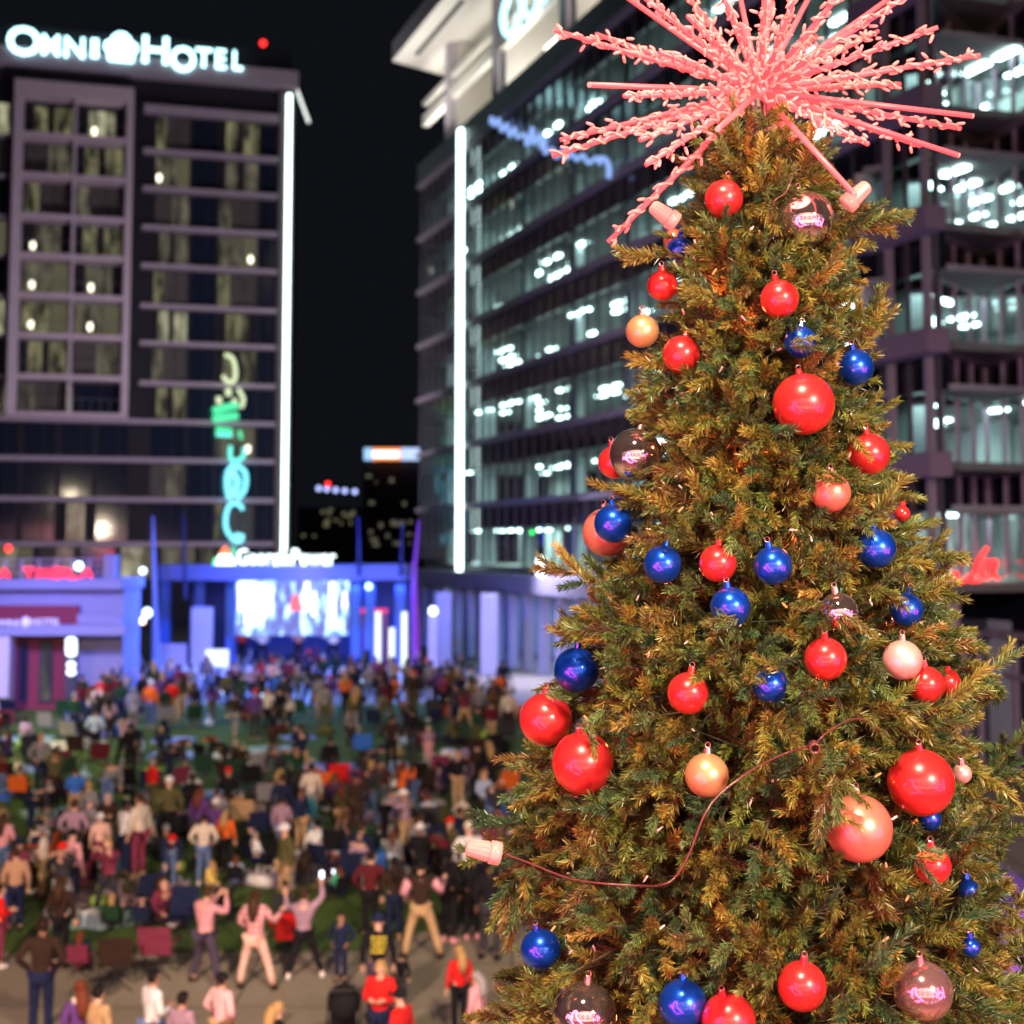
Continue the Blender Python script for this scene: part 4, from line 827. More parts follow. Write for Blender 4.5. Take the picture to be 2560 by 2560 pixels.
# (px, feet py, head py, pose, heading deg, top, bottom, hair, colour, skin, shoe, label)
T_ = math.pi/180
HERO = [
 (512, 2464, 2228, 'photo', -35, 'pink', 'dusk', 'short', 'brown', 0, 'dark brown', 'person in pink shirt and dark trousers raising a camera, legs apart, on the plaza'),
 (636, 2475, 2236, 'wide', -10, 'pink plaid', 'peach', 'long', 'brown', 0, 'dark brown', 'person in pink plaid shirt and peach trousers with long brown hair, legs apart'),
 (758, 2448, 2232, 'armup', -8, 'mauve', 'black', 'bun', 'brown', 0, 'white', 'person in mauve top and black leggings holding one arm high in the air'),
 (852, 2455, 2290, 'pockets', 165, 'navy', 'navy', 'short', 'black', 1, 'black', 'person in all navy facing the tree behind the black stroller'),
 (944, 2556, 2298, 'stand', 5, 'black', 'dusk', 'cap', 'navy', 0, 'black', 'person in black shirt with yellow lettering on the back'),
 (1002, 2520, 2388, 'stand', 0, 'black', 'charcoal', 'short', 'brown', 0, 'black', 'small child in black standing right of the yellow lettered shirt'),
 (1052, 2400, 2148, 'wide', 0, 'dark brown', 'khaki', 'short', 'black', 0, 'dark brown', 'person in brown vest and khaki trousers with legs apart at the lawn edge'),
 (925, 2348, 2135, 'pockets', 0, 'red plaid', 'black', 'short', 'dark brown', 0, 'black', 'person in dark red plaid shirt and black trousers at the lawn edge'),
 (985, 2352, 2150, 'stand', 10, 'dark brown', 'navy', 'long', 'dark brown', 0, 'tan', 'person with long dark hair and brown top beside the red plaid shirt'),
 (1122, 2358, 2130, 'hold', -40, 'black', 'black', 'long', 'black', 2, 'pink', 'person in black dress holding a green cup at the lawn edge'),
 (1180, 2350, 2140, 'stand', 20, 'black', 'black', 'beanie', 'black', 2, 'pink', 'person in black with beanie right of the black dress'),
 (1226, 2402, 2140, 'relaxed', -10, 'black', 'charcoal', 'short', 'black', 2, 'black', 'tall person in black partly hidden by the tree branches'),
 (1172, 2290, 2062, 'pockets', 10, 'white', 'black', 'cap', 'cream', 0, 'black', 'person in white sweater and pale cap beside the left tree lamp'),
 (1148, 2585, 2376, 'stand', 30, 'red', 'black', 'long', 'blond', 0, 'black', 'slim blond person in red shirt near the tree at the bottom'),
 (1192, 2650, 2440, 'stand', 60, 'pink', 'tan', 'long', 'grey', 0, 'black', 'person in pink leaning forward with a shoulder strap next to the tree'),
 (950, 2680, 2415, 'hold', 170, 'red', 'navy', 'long', 'blond', 0, 'black', 'blond person in bright red jacket facing the tree at the bottom'),
 (1000, 2760, 2490, 'stand', 60, 'red', 'navy', 'cap', 'black', 0, 'black', 'person in red shirt and black cap at the very bottom'),
 (378, 2720, 2440, 'hold', -50, 'white', 'denim', 'short', 'black', 1, 'white', 'dark haired person in white shirt seen from behind at bottom left'),
 (452, 2760, 2495, 'stand', -30, 'mauve', 'denim', 'short', 'black', 1, 'white', 'person in dusty pink shirt beside the white shirt at the bottom'),
 (552, 2700, 2445, 'pockets', -40, 'pink floral', 'tan', 'bun', 'black', 1, 'white', 'person with black bun in pink floral top at the bottom edge'),
 (690, 2790, 2520, 'stand', -60, 'black', 'black', 'long', 'blond', 0, 'black', 'blond head just entering the bottom edge left of the stroller'),
 (100, 2600, 2268, 'pockets', 5, 'dark brown', 'navy', 'short', 'dark brown', 2, 'black', 'broad person in dark brown jacket and jeans at lower left'),
 (196, 2760, 2468, 'stand', 30, 'purple', 'black', 'long', 'auburn', 0, 'black', 'auburn haired person with purple top and fur collar at bottom left'),
 (240, 2765, 2478, 'stand', -30, 'tan', 'black', 'short', 'black', 0, 'black', 'person in tan brown jacket beside the auburn hair at bottom left'),
 (182, 2192, 2005, 'pockets', 0, 'mauve', 'charcoal', 'short', 'brown', 0, 'white', 'person in dusty mauve sweater and grey jeans on the lawn at left'),
 (248, 2187, 2040, 'stand', 25, 'peach', 'wine', 'beanie', 'white', 0, 'orange', 'child in peach top, wine trousers and white hat on the lawn'),
 (310, 2194, 2008, 'hold', -50, 'white', 'navy', 'short', 'black', 2, 'black', 'person in bright white shirt and dark jeans beside the white hatted child'),
 (346, 2197, 1980, 'stand', 60, 'cream', 'wine', 'short', 'brown', 0, 'tan', 'person in cream jacket and wine trousers facing the white shirt'),
 (420, 2135, 1948, 'pockets', 0, 'olive', 'black', 'cap', 'white', 0, 'black', 'person in olive jacket and pale cap on the middle lawn'),
 (508, 2215, 2040, 'pockets', 0, 'cream', 'denim', 'short', 'dark brown', 0, 'white', 'person in cream sweater and blue jeans hands at pockets'),
 (562, 2185, 2030, 'stand', -10, 'orange', 'black', 'long', 'blond', 0, 'black', 'long blond hair over an orange top next to the cream sweater'),
 (528, 2235, 2155, 'kneel', 60, 'yellow', 'tan', 'long', 'blond', 0, 'white', 'child in yellow kneeling on the grass below the blue jeans'),
 (595, 2055, 1978, 'sit', 0, 'orange', 'charcoal', 'short', 'dark brown', 0, 'black', 'person in orange top sitting right of the grey hoodie'),
 (543, 2125, 1976, 'relaxed', 0, 'grey', 'black', 'short', 'brown', 0, 'black', 'person in grey hoodie standing behind the cream sweater'),
 (382, 2010, 1893, 'sit', 0, 'green stripe', 'maroon', 'short', 'brown', 0, 'black', 'person in lime striped sweater sitting on the lawn at left'),
 (-4, 2420, 2220, 'hold', -60, 'red', 'wine', 'short', 'black', 0, 'white', 'person in red shirt cut by the left edge of the view'),
 (150, 2420, 2200, 'stand', -10, 'dark brown', 'black', 'long', 'brown', 0, 'black', 'person in dark coat with long wavy brown hair at left'),
 (36, 2330, 2128, 'stand', 15, 'striped knit', 'navy', 'short', 'brown', 0, 'black', 'person in orange and cream striped sweater near the left edge'),
 (325, 1945, 1812, 'stand', 10, 'black', 'black', 'short', 'black', 2, 'black', 'tall person all in black on the lawn left of the lime sweater'),
 (752, 1960, 1815, 'photo', 30, 'navy', 'khaki', 'short', 'brown', 0, 'dark brown', 'person in navy top and khaki trousers photographing from the lawn'),
 (1071, 1905, 1818, 'stand', 0, 'mauve', 'pink', 'cap', 'cream', 0, 'white', 'child in pink dress and pale hat on the far lawn'),
 (978, 1930, 1790, 'pockets', 0, 'dark brown', 'black', 'short', 'dark brown', 1, 'black', 'dark dressed person standing alone on the middle of the lawn'),
 (1030, 1900, 1772, 'stand', 0, 'black', 'charcoal', 'short', 'black', 1, 'black', 'person in black beside the child in pink dress'),
 (669, 1835, 1722, 'relaxed', 0, 'cream', 'black', 'beanie', 'grey', 0, 'black', 'person in pale hoodie behind the far crowd by the grass'),
 (1258, 1757, 1648, 'walk', -15, 'navy', 'black', 'short', 'black', 1, 'black', 'person in dark coat walking on the pale path at right'),
 (1222, 1765, 1690, 'stand', 0, 'light blue', 'navy', 'short', 'brown', 0, 'black', 'child in light blue on the pale path'),
 (1068, 2095, 1985, 'sit', 10, 'light blue', 'navy', 'bun', 'auburn', 0, 'black', 'person in light blue sweater in a chair near the tree'),
 (890, 2035, 1955, 'sit', -20, 'blue', 'denim', 'short', 'blond', 0, 'black', 'person in bright blue jacket bending in a chair mid lawn'),
 (735, 2050, 1930, 'sit', 10, 'mauve', 'grey', 'long', 'dark brown', 0, 'black', 'person in mauve sweater seated before the blue chair'),
 (640, 2180, 2080, 'sit', -60, 'white', 'navy', 'short', 'grey', 0, 'white', 'person in white jacket leaning back in a chair'),
 (795, 2150, 2050, 'floor', 20, 'white', 'grey', 'short', 'black', 0, 'black', 'person in bulky white jacket sitting on the grass'),
 (590, 2225, 2150, 'sit', 0, 'light blue', 'denim', 'long', 'auburn', 0, 'black', 'person in pale blue seated beside the child in yellow'),
 (845, 2255, 2190, 'sit', 40, 'green', 'navy', 'long', 'auburn', 0, 'black', 'person in green top with a glowing phone near the lawn edge'),
 (712, 2310, 2200, 'sit', 0, 'olive', 'black', 'short', 'brown', 0, 'black', 'person in olive coat sitting behind the mauve top with raised arm'),
 (280, 2330, 2235, 'sit', 0, 'black', 'black', 'long', 'blond', 0, 'black', 'blond person in black seated at the row of chairs'),
 (355, 2330, 2238, 'sit', 0, 'black', 'charcoal', 'cap', 'black', 0, 'black', 'person in black cap seated at the row of chairs'),
 (200, 2440, 2330, 'sit', 0, 'navy', 'maroon', 'long', 'auburn', 0, 'black', 'auburn haired person in a navy camp chair at lower left'),
 (115, 1960, 1925, 'bend', 0, 'red', 'black', 'short', 'grey', 0, 'black', 'person in bright red jacket bending on the left lawn'),
 (50, 2010, 1912, 'sit', 0, 'olive', 'black', 'short', 'brown', 0, 'black', 'person in broad olive coat seated on the left lawn'),
 (75, 2085, 1975, 'bend', -60, 'charcoal', 'navy', 'short', 'grey', 0, 'black', 'person in dark grey bending over on the left lawn'),
 (105, 2150, 2100, 'sit', 0, 'tan', 'navy', 'short', 'brown', 0, 'black', 'person in tan jacket sitting by an orange chair at left'),
 (1085, 2185, 2120, 'sit', 0, 'yellow', 'grey', 'long', 'blond', 0, 'white', 'child in pale yellow near the purple chair'),
 (985, 2210, 2080, 'stand', -20, 'grey', 'light blue', 'long', 'auburn', 0, 'white', 'auburn haired person in grey by the pale yellow child'),
 (1030, 2070, 2010, 'sit', 0, 'grey', 'black', 'short', 'grey', 0, 'black', 'grey haired person seated left of the light blue sweater'),
]
SEATS = []; TAKEN = []
for (px, fy, hy, kind, hdg, top, bot, hr, hc_, sk, sh, lab) in HERO:
    p = foot(px, fy); nom = {'floor': .92, 'sit': 1.24, 'kneel': 1.18, 'bend': 1.30, 'armup': 1.68, 'photo': 1.66, 'wide': 1.68}.get(kind, 1.72)
    sc_ = min(1.12, max(.5, scale_for(p, fy-hy, nom)))
    if kind in ('sit', 'floor', 'bend', 'kneel'): sc_ = min(1.08, max(.62, sc_))
    if kind == 'sit':
        SEATS.append((p, hdg*T_, sc_))
    r = person(p, kind, hdg*T_, top, bot, hr, hc_, sk, sc_, label=lab, shoe=sh); TAKEN.append((px, fy, p.x, p.y))
    if 'yellow lettering' in lab:
        t = MB(); rr = random.Random(2)
        for row in range(4):
            x = -.11
            while x < .10: wl_ = rr.uniform(.02, .05); t.box(x, x+wl_, -.152, -.146, 1.36-row*.075, 1.385-row*.075+rr.uniform(0, .015)); x += wl_+.012
        t.build('printed_lettering', mat('yellow_print', (.75, .62, .06), .6), r)
    if 'green cup' in lab: t = MB().tube([(.0, .30, 1.12), (.0, .30, 1.24)], [.03, .04], 10).build('cup', mat('green_cup', (.05, .5, .3), .4)); t.parent = r
    if 'fur collar' in lab: MB().tube([(.13, -.05, 1.46), (.0, -.10, 1.47), (-.13, -.05, 1.46)], .05, 8).build('fur_collar', C('cream'), r)
    if 'brown vest' in lab:
        for s in 'LR':
            P = PM['wide']['_P']; MB().tube([P['sh'+s].lerp(P['el'+s], .15), P['el'+s], P['wr'+s].lerp(P['el'+s], .1)], [.088, .070, .045], 10).build('sleeve', C('pink'), r, True)
    if 'raising a camera' in lab and 'pink shirt' in lab:
        MB().box(-.06, .14, .42, .50, 1.44, 1.56).tube([(.04, .50, 1.50), (.04, .60, 1.50)], .045, 10).build('camera', mat('camera_body', (.01, .01, .01), .4), r)
    if 'glowing phone' in lab or 'one arm high' in lab:
        zz = .95 if 'glowing' in lab else 1.84; xx = -.1 if 'glowing' in lab else .30
        ph = MB().box(xx-.04, xx+.04, .15, .162, zz, zz+.15).build('phone', mat('phone_shell', (.02, .02, .02), .3), r)
        MB().quad((xx-.036, .148, zz+.005), (xx+.036, .148, zz+.005), (xx+.036, .148, zz+.145), (xx-.036, .148, zz+.145)).build('screen', emat('phone_screen', (.75, .85, 1), 5), ph)
# scattered crowd
rnd = random.Random(21)
TOPS_D = ['black', 'charcoal', 'navy', 'dark brown', 'maroon', 'olive', 'dark green', 'grey', 'wine', 'black', 'navy', 'charcoal', 'purple', 'mauve']
TOPS_B = ['white', 'cream', 'pink', 'red', 'orange', 'blue', 'teal', 'yellow', 'tan', 'light blue', 'peach', 'grey', 'mauve', 'white', 'grey', 'cream', 'cream']
BOTS = ['black', 'navy', 'denim', 'charcoal', 'tan', 'dark brown', 'grey', 'olive']
HRS = [('short', 'black'), ('short', 'brown'), ('short', 'dark brown'), ('long', 'blond'), ('long', 'brown'), ('long', 'black'), ('bun', 'brown'), ('short', 'grey'), ('short', 'blond'), ('cap', 'black'), ('cap', 'red'), ('cap', 'white'), ('beanie', 'grey'), ('beanie', 'navy'), ('long', 'auburn'), ('cap', 'navy')]
seen = set()
def try_person(px, py, kinds, bright, zone, gap):
    p = foot(px, py)
    for (_, _, x, y) in TAKEN:
        if (x-p.x)**2+(y-p.y)**2 < gap*gap: return False
    for _ in range(60):
        kind = rnd.choice(kinds); top = rnd.choice(TOPS_B if rnd.random() < bright else TOPS_D); bot = rnd.choice(BOTS); hr, hc_ = rnd.choice(HRS)
        key = (top, bot, hr, hc_, POSEW[kind][:9] if zone else '')
        if (top, bot, hr, hc_) in seen: continue
        seen.add((top, bot, hr, hc_)); break
    else: return False
    sc_ = rnd.choice([.98, 1.0, 1.02, .94, 1.05, .96, .9, .7 if rnd.random() < .6 else .95])
    hdg = rnd.gauss(0, .45) if kind not in ('floor', 'bend', 'kneel') else rnd.uniform(-1.6, 1.6)
    if zone.startswith('on lawn') and rnd.random() < .2: hdg += pi*rnd.uniform(.6, 1.3)
    lab = 'person, %s top, %s trousers, %s, %s %s' % (top, bot, hd(hr, hc_), POSEW[kind], zone)
    far = py < 1900
    person(p, kind, hdg, top, bot, hr, hc_, rnd.choice([0, 0, 0, 1, 1, 2, 3]), sc_, label=lab, group='people on the lawn' if 'lawn' in zone else 'people in the far crowd', shoe=rnd.choice(['black', 'white', 'dark brown']), far=far)
    if kind == 'sit': SEATS.append((p, hdg, sc_))
    TAKEN.append((px, py, p.x, p.y)); return True
n = 0
STK = ['stand', 'relaxed', 'pockets', 'stand', 'hold', 'stand', 'armup', 'photo', 'walk']
while n < 126:       # packed crowd under the stage
    t = rnd.random(); px = 150+rnd.random()*1120; py = 1722+abs(rnd.gauss(0, 1))*56
    if px < 330: py += 25
    if py > 1870 or (px > 1150 and py < 1770): continue
    if try_person(px, py, STK, .10, 'in far crowd', .42): n += 1
n = 0; guard = 0
while n < 104 and guard < 6000:
    guard += 1; px = rnd.uniform(-20, 1290); py = 1820+rnd.random()**.9*500
    if 1830 < py < 1935 and 380 < px < 960 and rnd.random() < .75: continue     # open grass
    if 2200 < py < 2290 and 200 < px < 420: continue
    if py > 2250 and (px > 860 or 420 < px < 700): continue
    kinds = ['floor', 'floor', 'sit', 'kneel', 'bend'] if rnd.random() < .6 else ['stand', 'relaxed', 'pockets', 'hold', 'photo']
    if try_person(px, py, kinds, .22, 'on lawn', .62): n += 1
# performers on the stage deck
for px, top, kind, lab in ((604, 'red', 'hold', 'performer in red at the left of the stage'), (655, 'white', 'wide', 'performer in white with a guitar mid stage'), (745, 'pink', 'hold', 'performer in pink at a microphone'), (832, 'light blue', 'wide', 'performer in pale blue with a guitar right of the stage')):
    p = R(px, 1650, SY+1.5); r = person((p.x, SY+1.5, 2.3), kind, pi, top, 'black', 'short', 'brown', 0, 1, label=lab, group='performers', far=True)
    if 'guitar' in lab:
        g = MB().ball((-.05, .30, 1.08), (.22, .05, .16), 12, 6).tube([(.1, .31, 1.12), (.75, .33, 1.38)], .03, 6); o = g.build('guitar', mat('white_guitar', (.8, .8, .85), .3), None, True)
        o.parent = r
# ------------------------------------------------------------------ camp chairs, blankets, strollers, bags
def chair_parts(col_m):
    r = empty('camp_chair', (0, 0, 0)); fm_ = mat('chair_frame_metal', (.05, .05, .055), .4, .6)
    s = MB().box(-.25, .25, -.20, .24, .405, .42).build('seat', col_m, r)
    b = MB(); b.v = [(-.27, -.22, .42), (.27, -.22, .42), (.29, -.36, .92), (-.29, -.36, .92), (-.27, -.235, .42), (.27, -.235, .42), (.29, -.375, .92), (-.29, -.375, .92)]
    b.f = [[0, 1, 2, 3], [7, 6, 5, 4], [0, 4, 5, 1], [1, 5, 6, 2], [2, 6, 7, 3], [3, 7, 4, 0]]; b.m = [0]*6; b.build('backrest', col_m, r)
    for sx in (-1, 1):
        MB().tube([(sx*.29, .25, 0), (sx*-.25, .25, .42)], .012, 6).build('leg', fm_, r); MB().tube([(sx*.29, -.24, 0), (sx*-.25, -.22, .42)], .012, 6).build('leg', fm_, r)
        MB().tube([(sx*.30, .25, 0), (sx*.30, .24, .62)], .012, 6).build('arm_post', fm_, r)
        MB().box(sx*.30-.03, sx*.30+.03, -.30, .27, .62, .64).build('armrest', col_m, r)
    return r
chair0 = chair_parts(dummy); first = True; nch = 0
CHC = ['black', 'navy', 'charcoal', 'black', 'maroon', 'navy', 'black', 'black', 'charcoal', 'dark green', 'navy', 'wine', 'orange']
def place_chair(p, hdg, sc_, col, label):
    global first, nch
    o = chair0 if first else copy_tree(chair0); first = False; nch += 1
    o.location = p; o.rotation_euler = (0, 0, hdg); o.scale = (sc_,)*3
    tag(o, label, 'camp chair', 'folding camp chairs on the lawn')
    for ch in o.children:
        if ch.name.startswith(('seat', 'backrest', 'armrest')): setm(ch, C(col))
lawn_words = lambda p: ('near' if p.y < 34 else 'middle' if p.y < 45 else 'far')
cc = {}
def uniq(base, p):
    side = 'far left' if p.x/p.y < -.27 else 'left' if p.x/p.y < -.18 else 'centre' if p.x/p.y < -.09 else 'right'
    s_ = '%s on the %s lawn, %s' % (base, lawn_words(p), side); cc[s_] = cc.get(s_, 0)+1
    k = cc[s_]; return s_ if k == 1 else s_ + ', ' + {2: 'a little further back', 3: 'next to a blanket', 4: 'behind the others', 5: 'closest to the grass edge'}.get(k, 'turned sideways %d' % k)
for i, (p, hdg, sc_) in enumerate(SEATS):
    c_ = CHC[i % len(CHC)]; place_chair(p, hdg, sc_, c_, uniq('occupied %s camp chair' % c_, p))
for px, py, c_, h_, lb_ in ((818, 2012, 'orange', 0, 'empty orange camp chair mid lawn facing the stage'), (846, 1990, 'red', 10, 'empty red camp chair behind the orange one'), (715, 2085, 'light blue', 5, 'empty pale blue camp chair mid lawn'), (765, 2085, 'teal', -5, 'empty teal camp chair next to the pale blue one'),
        (880, 2235, 'navy', 10, 'wide navy camp chair before the blue wagon'), (1130, 1995, 'navy', 0, 'empty navy camp chair near the tree on the far side'), (1260, 2010, 'orange', 30, 'orange camp chair beside the tree branches'), (445, 2350, 'navy', 170, 'navy camp chair with pale frame behind the pink shirt'), (290, 2470, 'dark brown', 10, 'empty brown camp chair on the plaza behind the white shirt'),
        (395, 2440, 'wine', 0, 'folded wine camp chair on the plaza'), (720, 2400, 'red', 20, 'red camp chair left of the mauve top'), (560, 2330, 'black', -10, 'black camp chair between the pink shirts'), (105, 2180, 'orange', 90, 'orange camp chair frame by the tan jacket'), (610, 2090, 'tan', 0, 'tan camp chair right of the orange top')):
    place_chair(foot(px, py), h_*T_, 1.05, c_, lb_)
plaid('blanket_red', (.35, .18, .20), (.62, .48, .50), 2.0); plaid('blanket_teal', (.08, .25, .22), (.45, .55, .5), 2.5); plaid('blanket_cream', (.55, .45, .30), (.70, .62, .45), 1.5); plaid('blanket_blue', (.05, .10, .35), (.45, .50, .6), 2.2); plaid('blanket_mauve', (.28, .16, .24), (.55, .42, .5), 3)
def blanket(px, py, wx_, wy_, m, rot, label, cat='blanket'):
    p = foot(px, py); b = MB(); nx, ny = 12, 10; rr = random.Random(int(px*7+py))
    ph = [rr.uniform(0, 6) for _ in range(4)]
    for j in range(ny+1):
        for i in range(nx+1):
            x = wx_*(i/nx-.5); y = wy_*(j/ny-.5); x2 = x+.06*sin(j+ph[0]); y2 = y+.06*sin(i*.9+ph[1])
            gz = G(p.y+y)-G(p.y)
            b.v.append((x2, y2, .03+gz+.02*sin(i*1.3+ph[2])*sin(j*1.1+ph[3])))
    for j in range(ny):
        for i in range(nx): a = j*(nx+1)+i; b.f.append([a, a+1, a+nx+2, a+nx+1]); b.m.append(0)
    o = b.build('blanket', MATS[m], smooth=True); o.location = p; o.rotation_euler = (0, 0, rot*T_); o.modifiers.new('thick', 'SOLIDIFY').thickness = .012
    tag(o, label, cat, 'picnic blankets')
for a in ((325, 2235, 2.6, 2.0, 'blanket_red', 8, 'large red and grey patterned blanket before the row of chairs'), (250, 2160, 1.8, 1.2, 'blanket_teal', -20, 'teal patterned blanket behind the child in white hat'), (230, 2300, 1.8, 1.2, 'blanket_teal', 10, 'teal and white blanket left of the chair row'),
        (585, 1890, 2.4, 1.3, 'blanket_cream', 15, 'pale blanket spread on the open grass'), (190, 1860, 2.2, 1.2, 'blanket_cream', 25, 'cream blanket on the left lawn under the tall person in black'), (905, 1930, 2.6, 1.2, 'blanket_mauve', 10, 'mauve striped blanket in mid lawn'),
        (1030, 1915, 1.8, 1.2, 'blanket_cream', -10, 'pale blanket beside the child in pink dress'), (440, 1890, 1.8, 1.2, 'blanket_blue', 0, 'blue checked blanket left of the open grass'), (1120, 1890, 1.6, 1.0, 'blanket_cream', 20, 'small cream blanket near the tree at the far lawn'),
        (880, 2120, 2.0, 1.4, 'blanket_teal', 0, 'teal checked blanket by the light blue sweater'), (700, 2200, 2.2, 1.4, 'blanket_mauve', -15, 'mauve blanket behind the mauve top'), (60, 1850, 2.0, 1.3, 'blanket_teal', 10, 'pale green blanket at the far left lawn'),
        (500, 1990, 2.2, 1.3, 'blanket_blue', -8, 'blue blanket behind the olive jacket'), (180, 2050, 1.8, 1.2, 'blanket_red', 30, 'red checked blanket on the left lawn'), (960, 2040, 2.0, 1.2, 'blanket_mauve', 5, 'mauve blanket between the blue chairs')):
    blanket(*a)
# wagon, strollers, bags
def stroller(px, py, hdg, label, c1='black'):
    p = foot(px, py); r = empty('stroller', p, hdg*T_, label, 'stroller'); fm_ = MATS['chair_frame_metal']
    h = MB().ball((0, -.08, .74), (.27, .34, .27), 16, 10)
    h.build('hood', C(c1), r, True)
    MB().tube([(-.2, .1, .45), (.2, .1, .45)], .15, 10).tube([(-.2, -.05, .62), (.2, -.05, .62)], .12, 10).build('seat', C(c1), r, True)
    MB().box(-.22, .22, -.2, .25, .18, .32).build('basket', C('charcoal'), r)
    MB().tube([(-.25, -.30, .15), (-.25, .05, .6), (-.25, -.45, 1.02), (.25, -.45, 1.02), (.25, .05, .6), (.25, -.30, .15)], .014, 6).build('frame', fm_, r)
    for sx in (-1, 1):
        for y, rr_ in ((-.32, .14), (.38, .10)): MB().tube([(sx*.26, y, rr_), (sx*.30, y, rr_)], rr_, 14).build('wheel', mat('rubber', (.01, .01, .01), .7), r)
        MB().tube([(sx*.25, .02, .55), (sx*.27, .38, .12)], .012, 6).build('leg', fm_, r)
stroller(858, 2620, 10, 'black stroller with hood standing on the plaza below the navy person'); stroller(1090, 2165, 0, 'dark blue stroller behind the light blue sweater', 'navy')
def wagon(px, py, col, label):
    p = foot(px, py); r = empty('wagon', p, .2, label, 'wagon'); b = MB(); b.box(-.5, .5, -.28, -.26, .25, .6).box(-.5, .5, .26, .28, .25, .6).box(-.5, -.48, -.259, .259, .25, .6).box(.48, .5, -.259, .259, .25, .6).box(-.479, .479, -.259, .259, .25, .27)
    b.build('tub', C(col), r)
    for x in (-.38, .38):
        for y in (-.3, .3): MB().tube([(x, y-.03, .12), (x, y+.03, .12)], .12, 12).build('wheel', MATS['rubber'] if 'rubber' in MATS else dummy, r)
    MB().tube([(.5, 0, .3), (.8, 0, .75), (.8, .1, .78), (.8, -.1, .78)], .012, 6).build('handle', MATS['chair_frame_metal'], r)
wagon(905, 2195, 'blue', 'bright blue folding wagon on the lawn left of the plaid shirt'); wagon(440, 2100, 'charcoal', 'dark folding wagon behind the cream sweater')
def cooler(px, py, col, label):
    p = foot(px, py); r = empty('cooler', p, random.uniform(-1, 1), label, 'cooler'); bevel(MB().box(-.25, .25, -.16, .16, 0, .28).build('box', C(col), r), .03); bevel(MB().box(-.26, .26, -.17, .17, .283, .34).build('lid', C('white'), r), .02)
    MB().tube([(-.27, 0, .2), (-.29, 0, .42), (.29, 0, .42), (.27, 0, .2)], .010, 6).build('handle', MATS['chair_frame_metal'], r)
cooler(855, 2160, 'orange', 'small orange cooler on the lawn'); cooler(240, 2320, 'light blue', 'pale blue cooler left of the chair row'); cooler(700, 1830, 'red', 'red cooler on the open grass edge'); cooler(1125, 1900, 'white', 'white cooler at the far right of the lawn')
b = MB(); 
for k in range(9): b.tube([(k*.5-2.2, 0, .25), (k*.5-1.75, .12*sin(k), .28)], .22, 8)
o = b.build('inflatable_tube', C('orange'), None, True); o.location = foot(1235, 1795); tag(o, 'long orange inflatable cushion where the path meets the lawn', 'inflatable')
# litter of small lights: phones held over the far crowd
for i in range(16):
    px = 360+i*50+rnd.uniform(-15, 15); p = R(px, rnd.uniform(1690, 1740), 63.5)
    cnt = ['first', 'second', 'third', 'fourth', 'fifth', 'sixth', 'seventh', 'eighth', 'ninth', 'tenth', 'eleventh', 'twelfth', 'thirteenth', 'fourteenth', 'fifteenth', 'sixteenth'][i]
    r = MB().box(-.05, .05, 0, .012, -.10, .10).build('phone', MATS['phone_shell']); r.location = p; r.rotation_euler = (rnd.uniform(-.2, .2), rnd.uniform(-.5, .5), 0)
    MB().quad((-.045, -.003, -.095), (.045, -.003, -.095), (.045, -.003, .095), (-.045, -.003, .095)).build('screen', emat('phone_screen_blue', (.45, .6, 1), 3.5), r)
    tag(r, '%s glowing phone from the left held over the far crowd' % cnt, 'phone', 'phones held over the crowd')

def bag(p, col, label, k):
    r = MB(); w_ = .17+.05*(k % 3)
    if k % 2: r.tube([(0, 0, .0), (0, 0, .10), (0, 0, .30), (0, 0, .42), (0, 0, .46)], [w_*.9, w_, w_*.95, w_*.6, .03], 12)
    else: r.tube([(-w_*1.3, 0, .13), (-w_, 0, .14), (w_, 0, .14), (w_*1.3, 0, .13)], [.08, .14, .14, .08], 12)
    r.tube([(-.1, .0, .24), (-.08, -.03, .48), (.08, -.03, .48), (.1, 0, .24)], .014, 6)
    o = r.build('bag', C(col), None, True); o.location = p; o.rotation_euler = (0, 0, k*1.3); tag(o, label, 'bag', 'bags on the lawn')
BC = ['black', 'navy', 'grey', 'cream', 'white', 'olive', 'blue', 'white', 'tan', 'pink', 'light blue', 'lime', 'charcoal', 'red', 'teal']
wh = ['beside a blanket', 'behind a chair', 'between seated people', 'at a chair leg', 'alone on grass', 'near the lawn edge']
sd = lambda px: 'far left' if px < 200 else 'left' if px < 460 else 'left of centre' if px < 700 else 'centre' if px < 950 else 'by the tree'
dp = lambda py: 'far' if py < 1850 else 'upper' if py < 1960 else 'middle' if py < 2080 else 'lower' if py < 2190 else 'near'
usedl = set()
def free(p, g):
    for (_, _, x, y) in TAKEN:
        if (x-p.x)**2+(y-p.y)**2 < g*g: return False
    return True
k = 0; gd = 0
while k < 78 and gd < 3000:
    gd += 1; px = rnd.uniform(-10, 1290); py = rnd.uniform(1815, 2310); p = foot(px, py)
    if (1840 < py < 1925 and 420 < px < 900) or (py > 2230 and px > 480) or not free(p, .5): continue
    c_ = rnd.choice(BC[:3]+BC); k2 = rnd.randrange(5); nm_ = ['tote', 'duffel', 'backpack', 'cooler bag', 'rucksack'][k2]; lab = '%s %s on the %s lawn, %s' % (c_, nm_, dp(py), sd(px))
    if lab in usedl: continue
    usedl.add(lab); bag(p, c_, lab, k2); TAKEN.append((px, py, p.x, p.y)); k += 1
k = 0; gd = 0
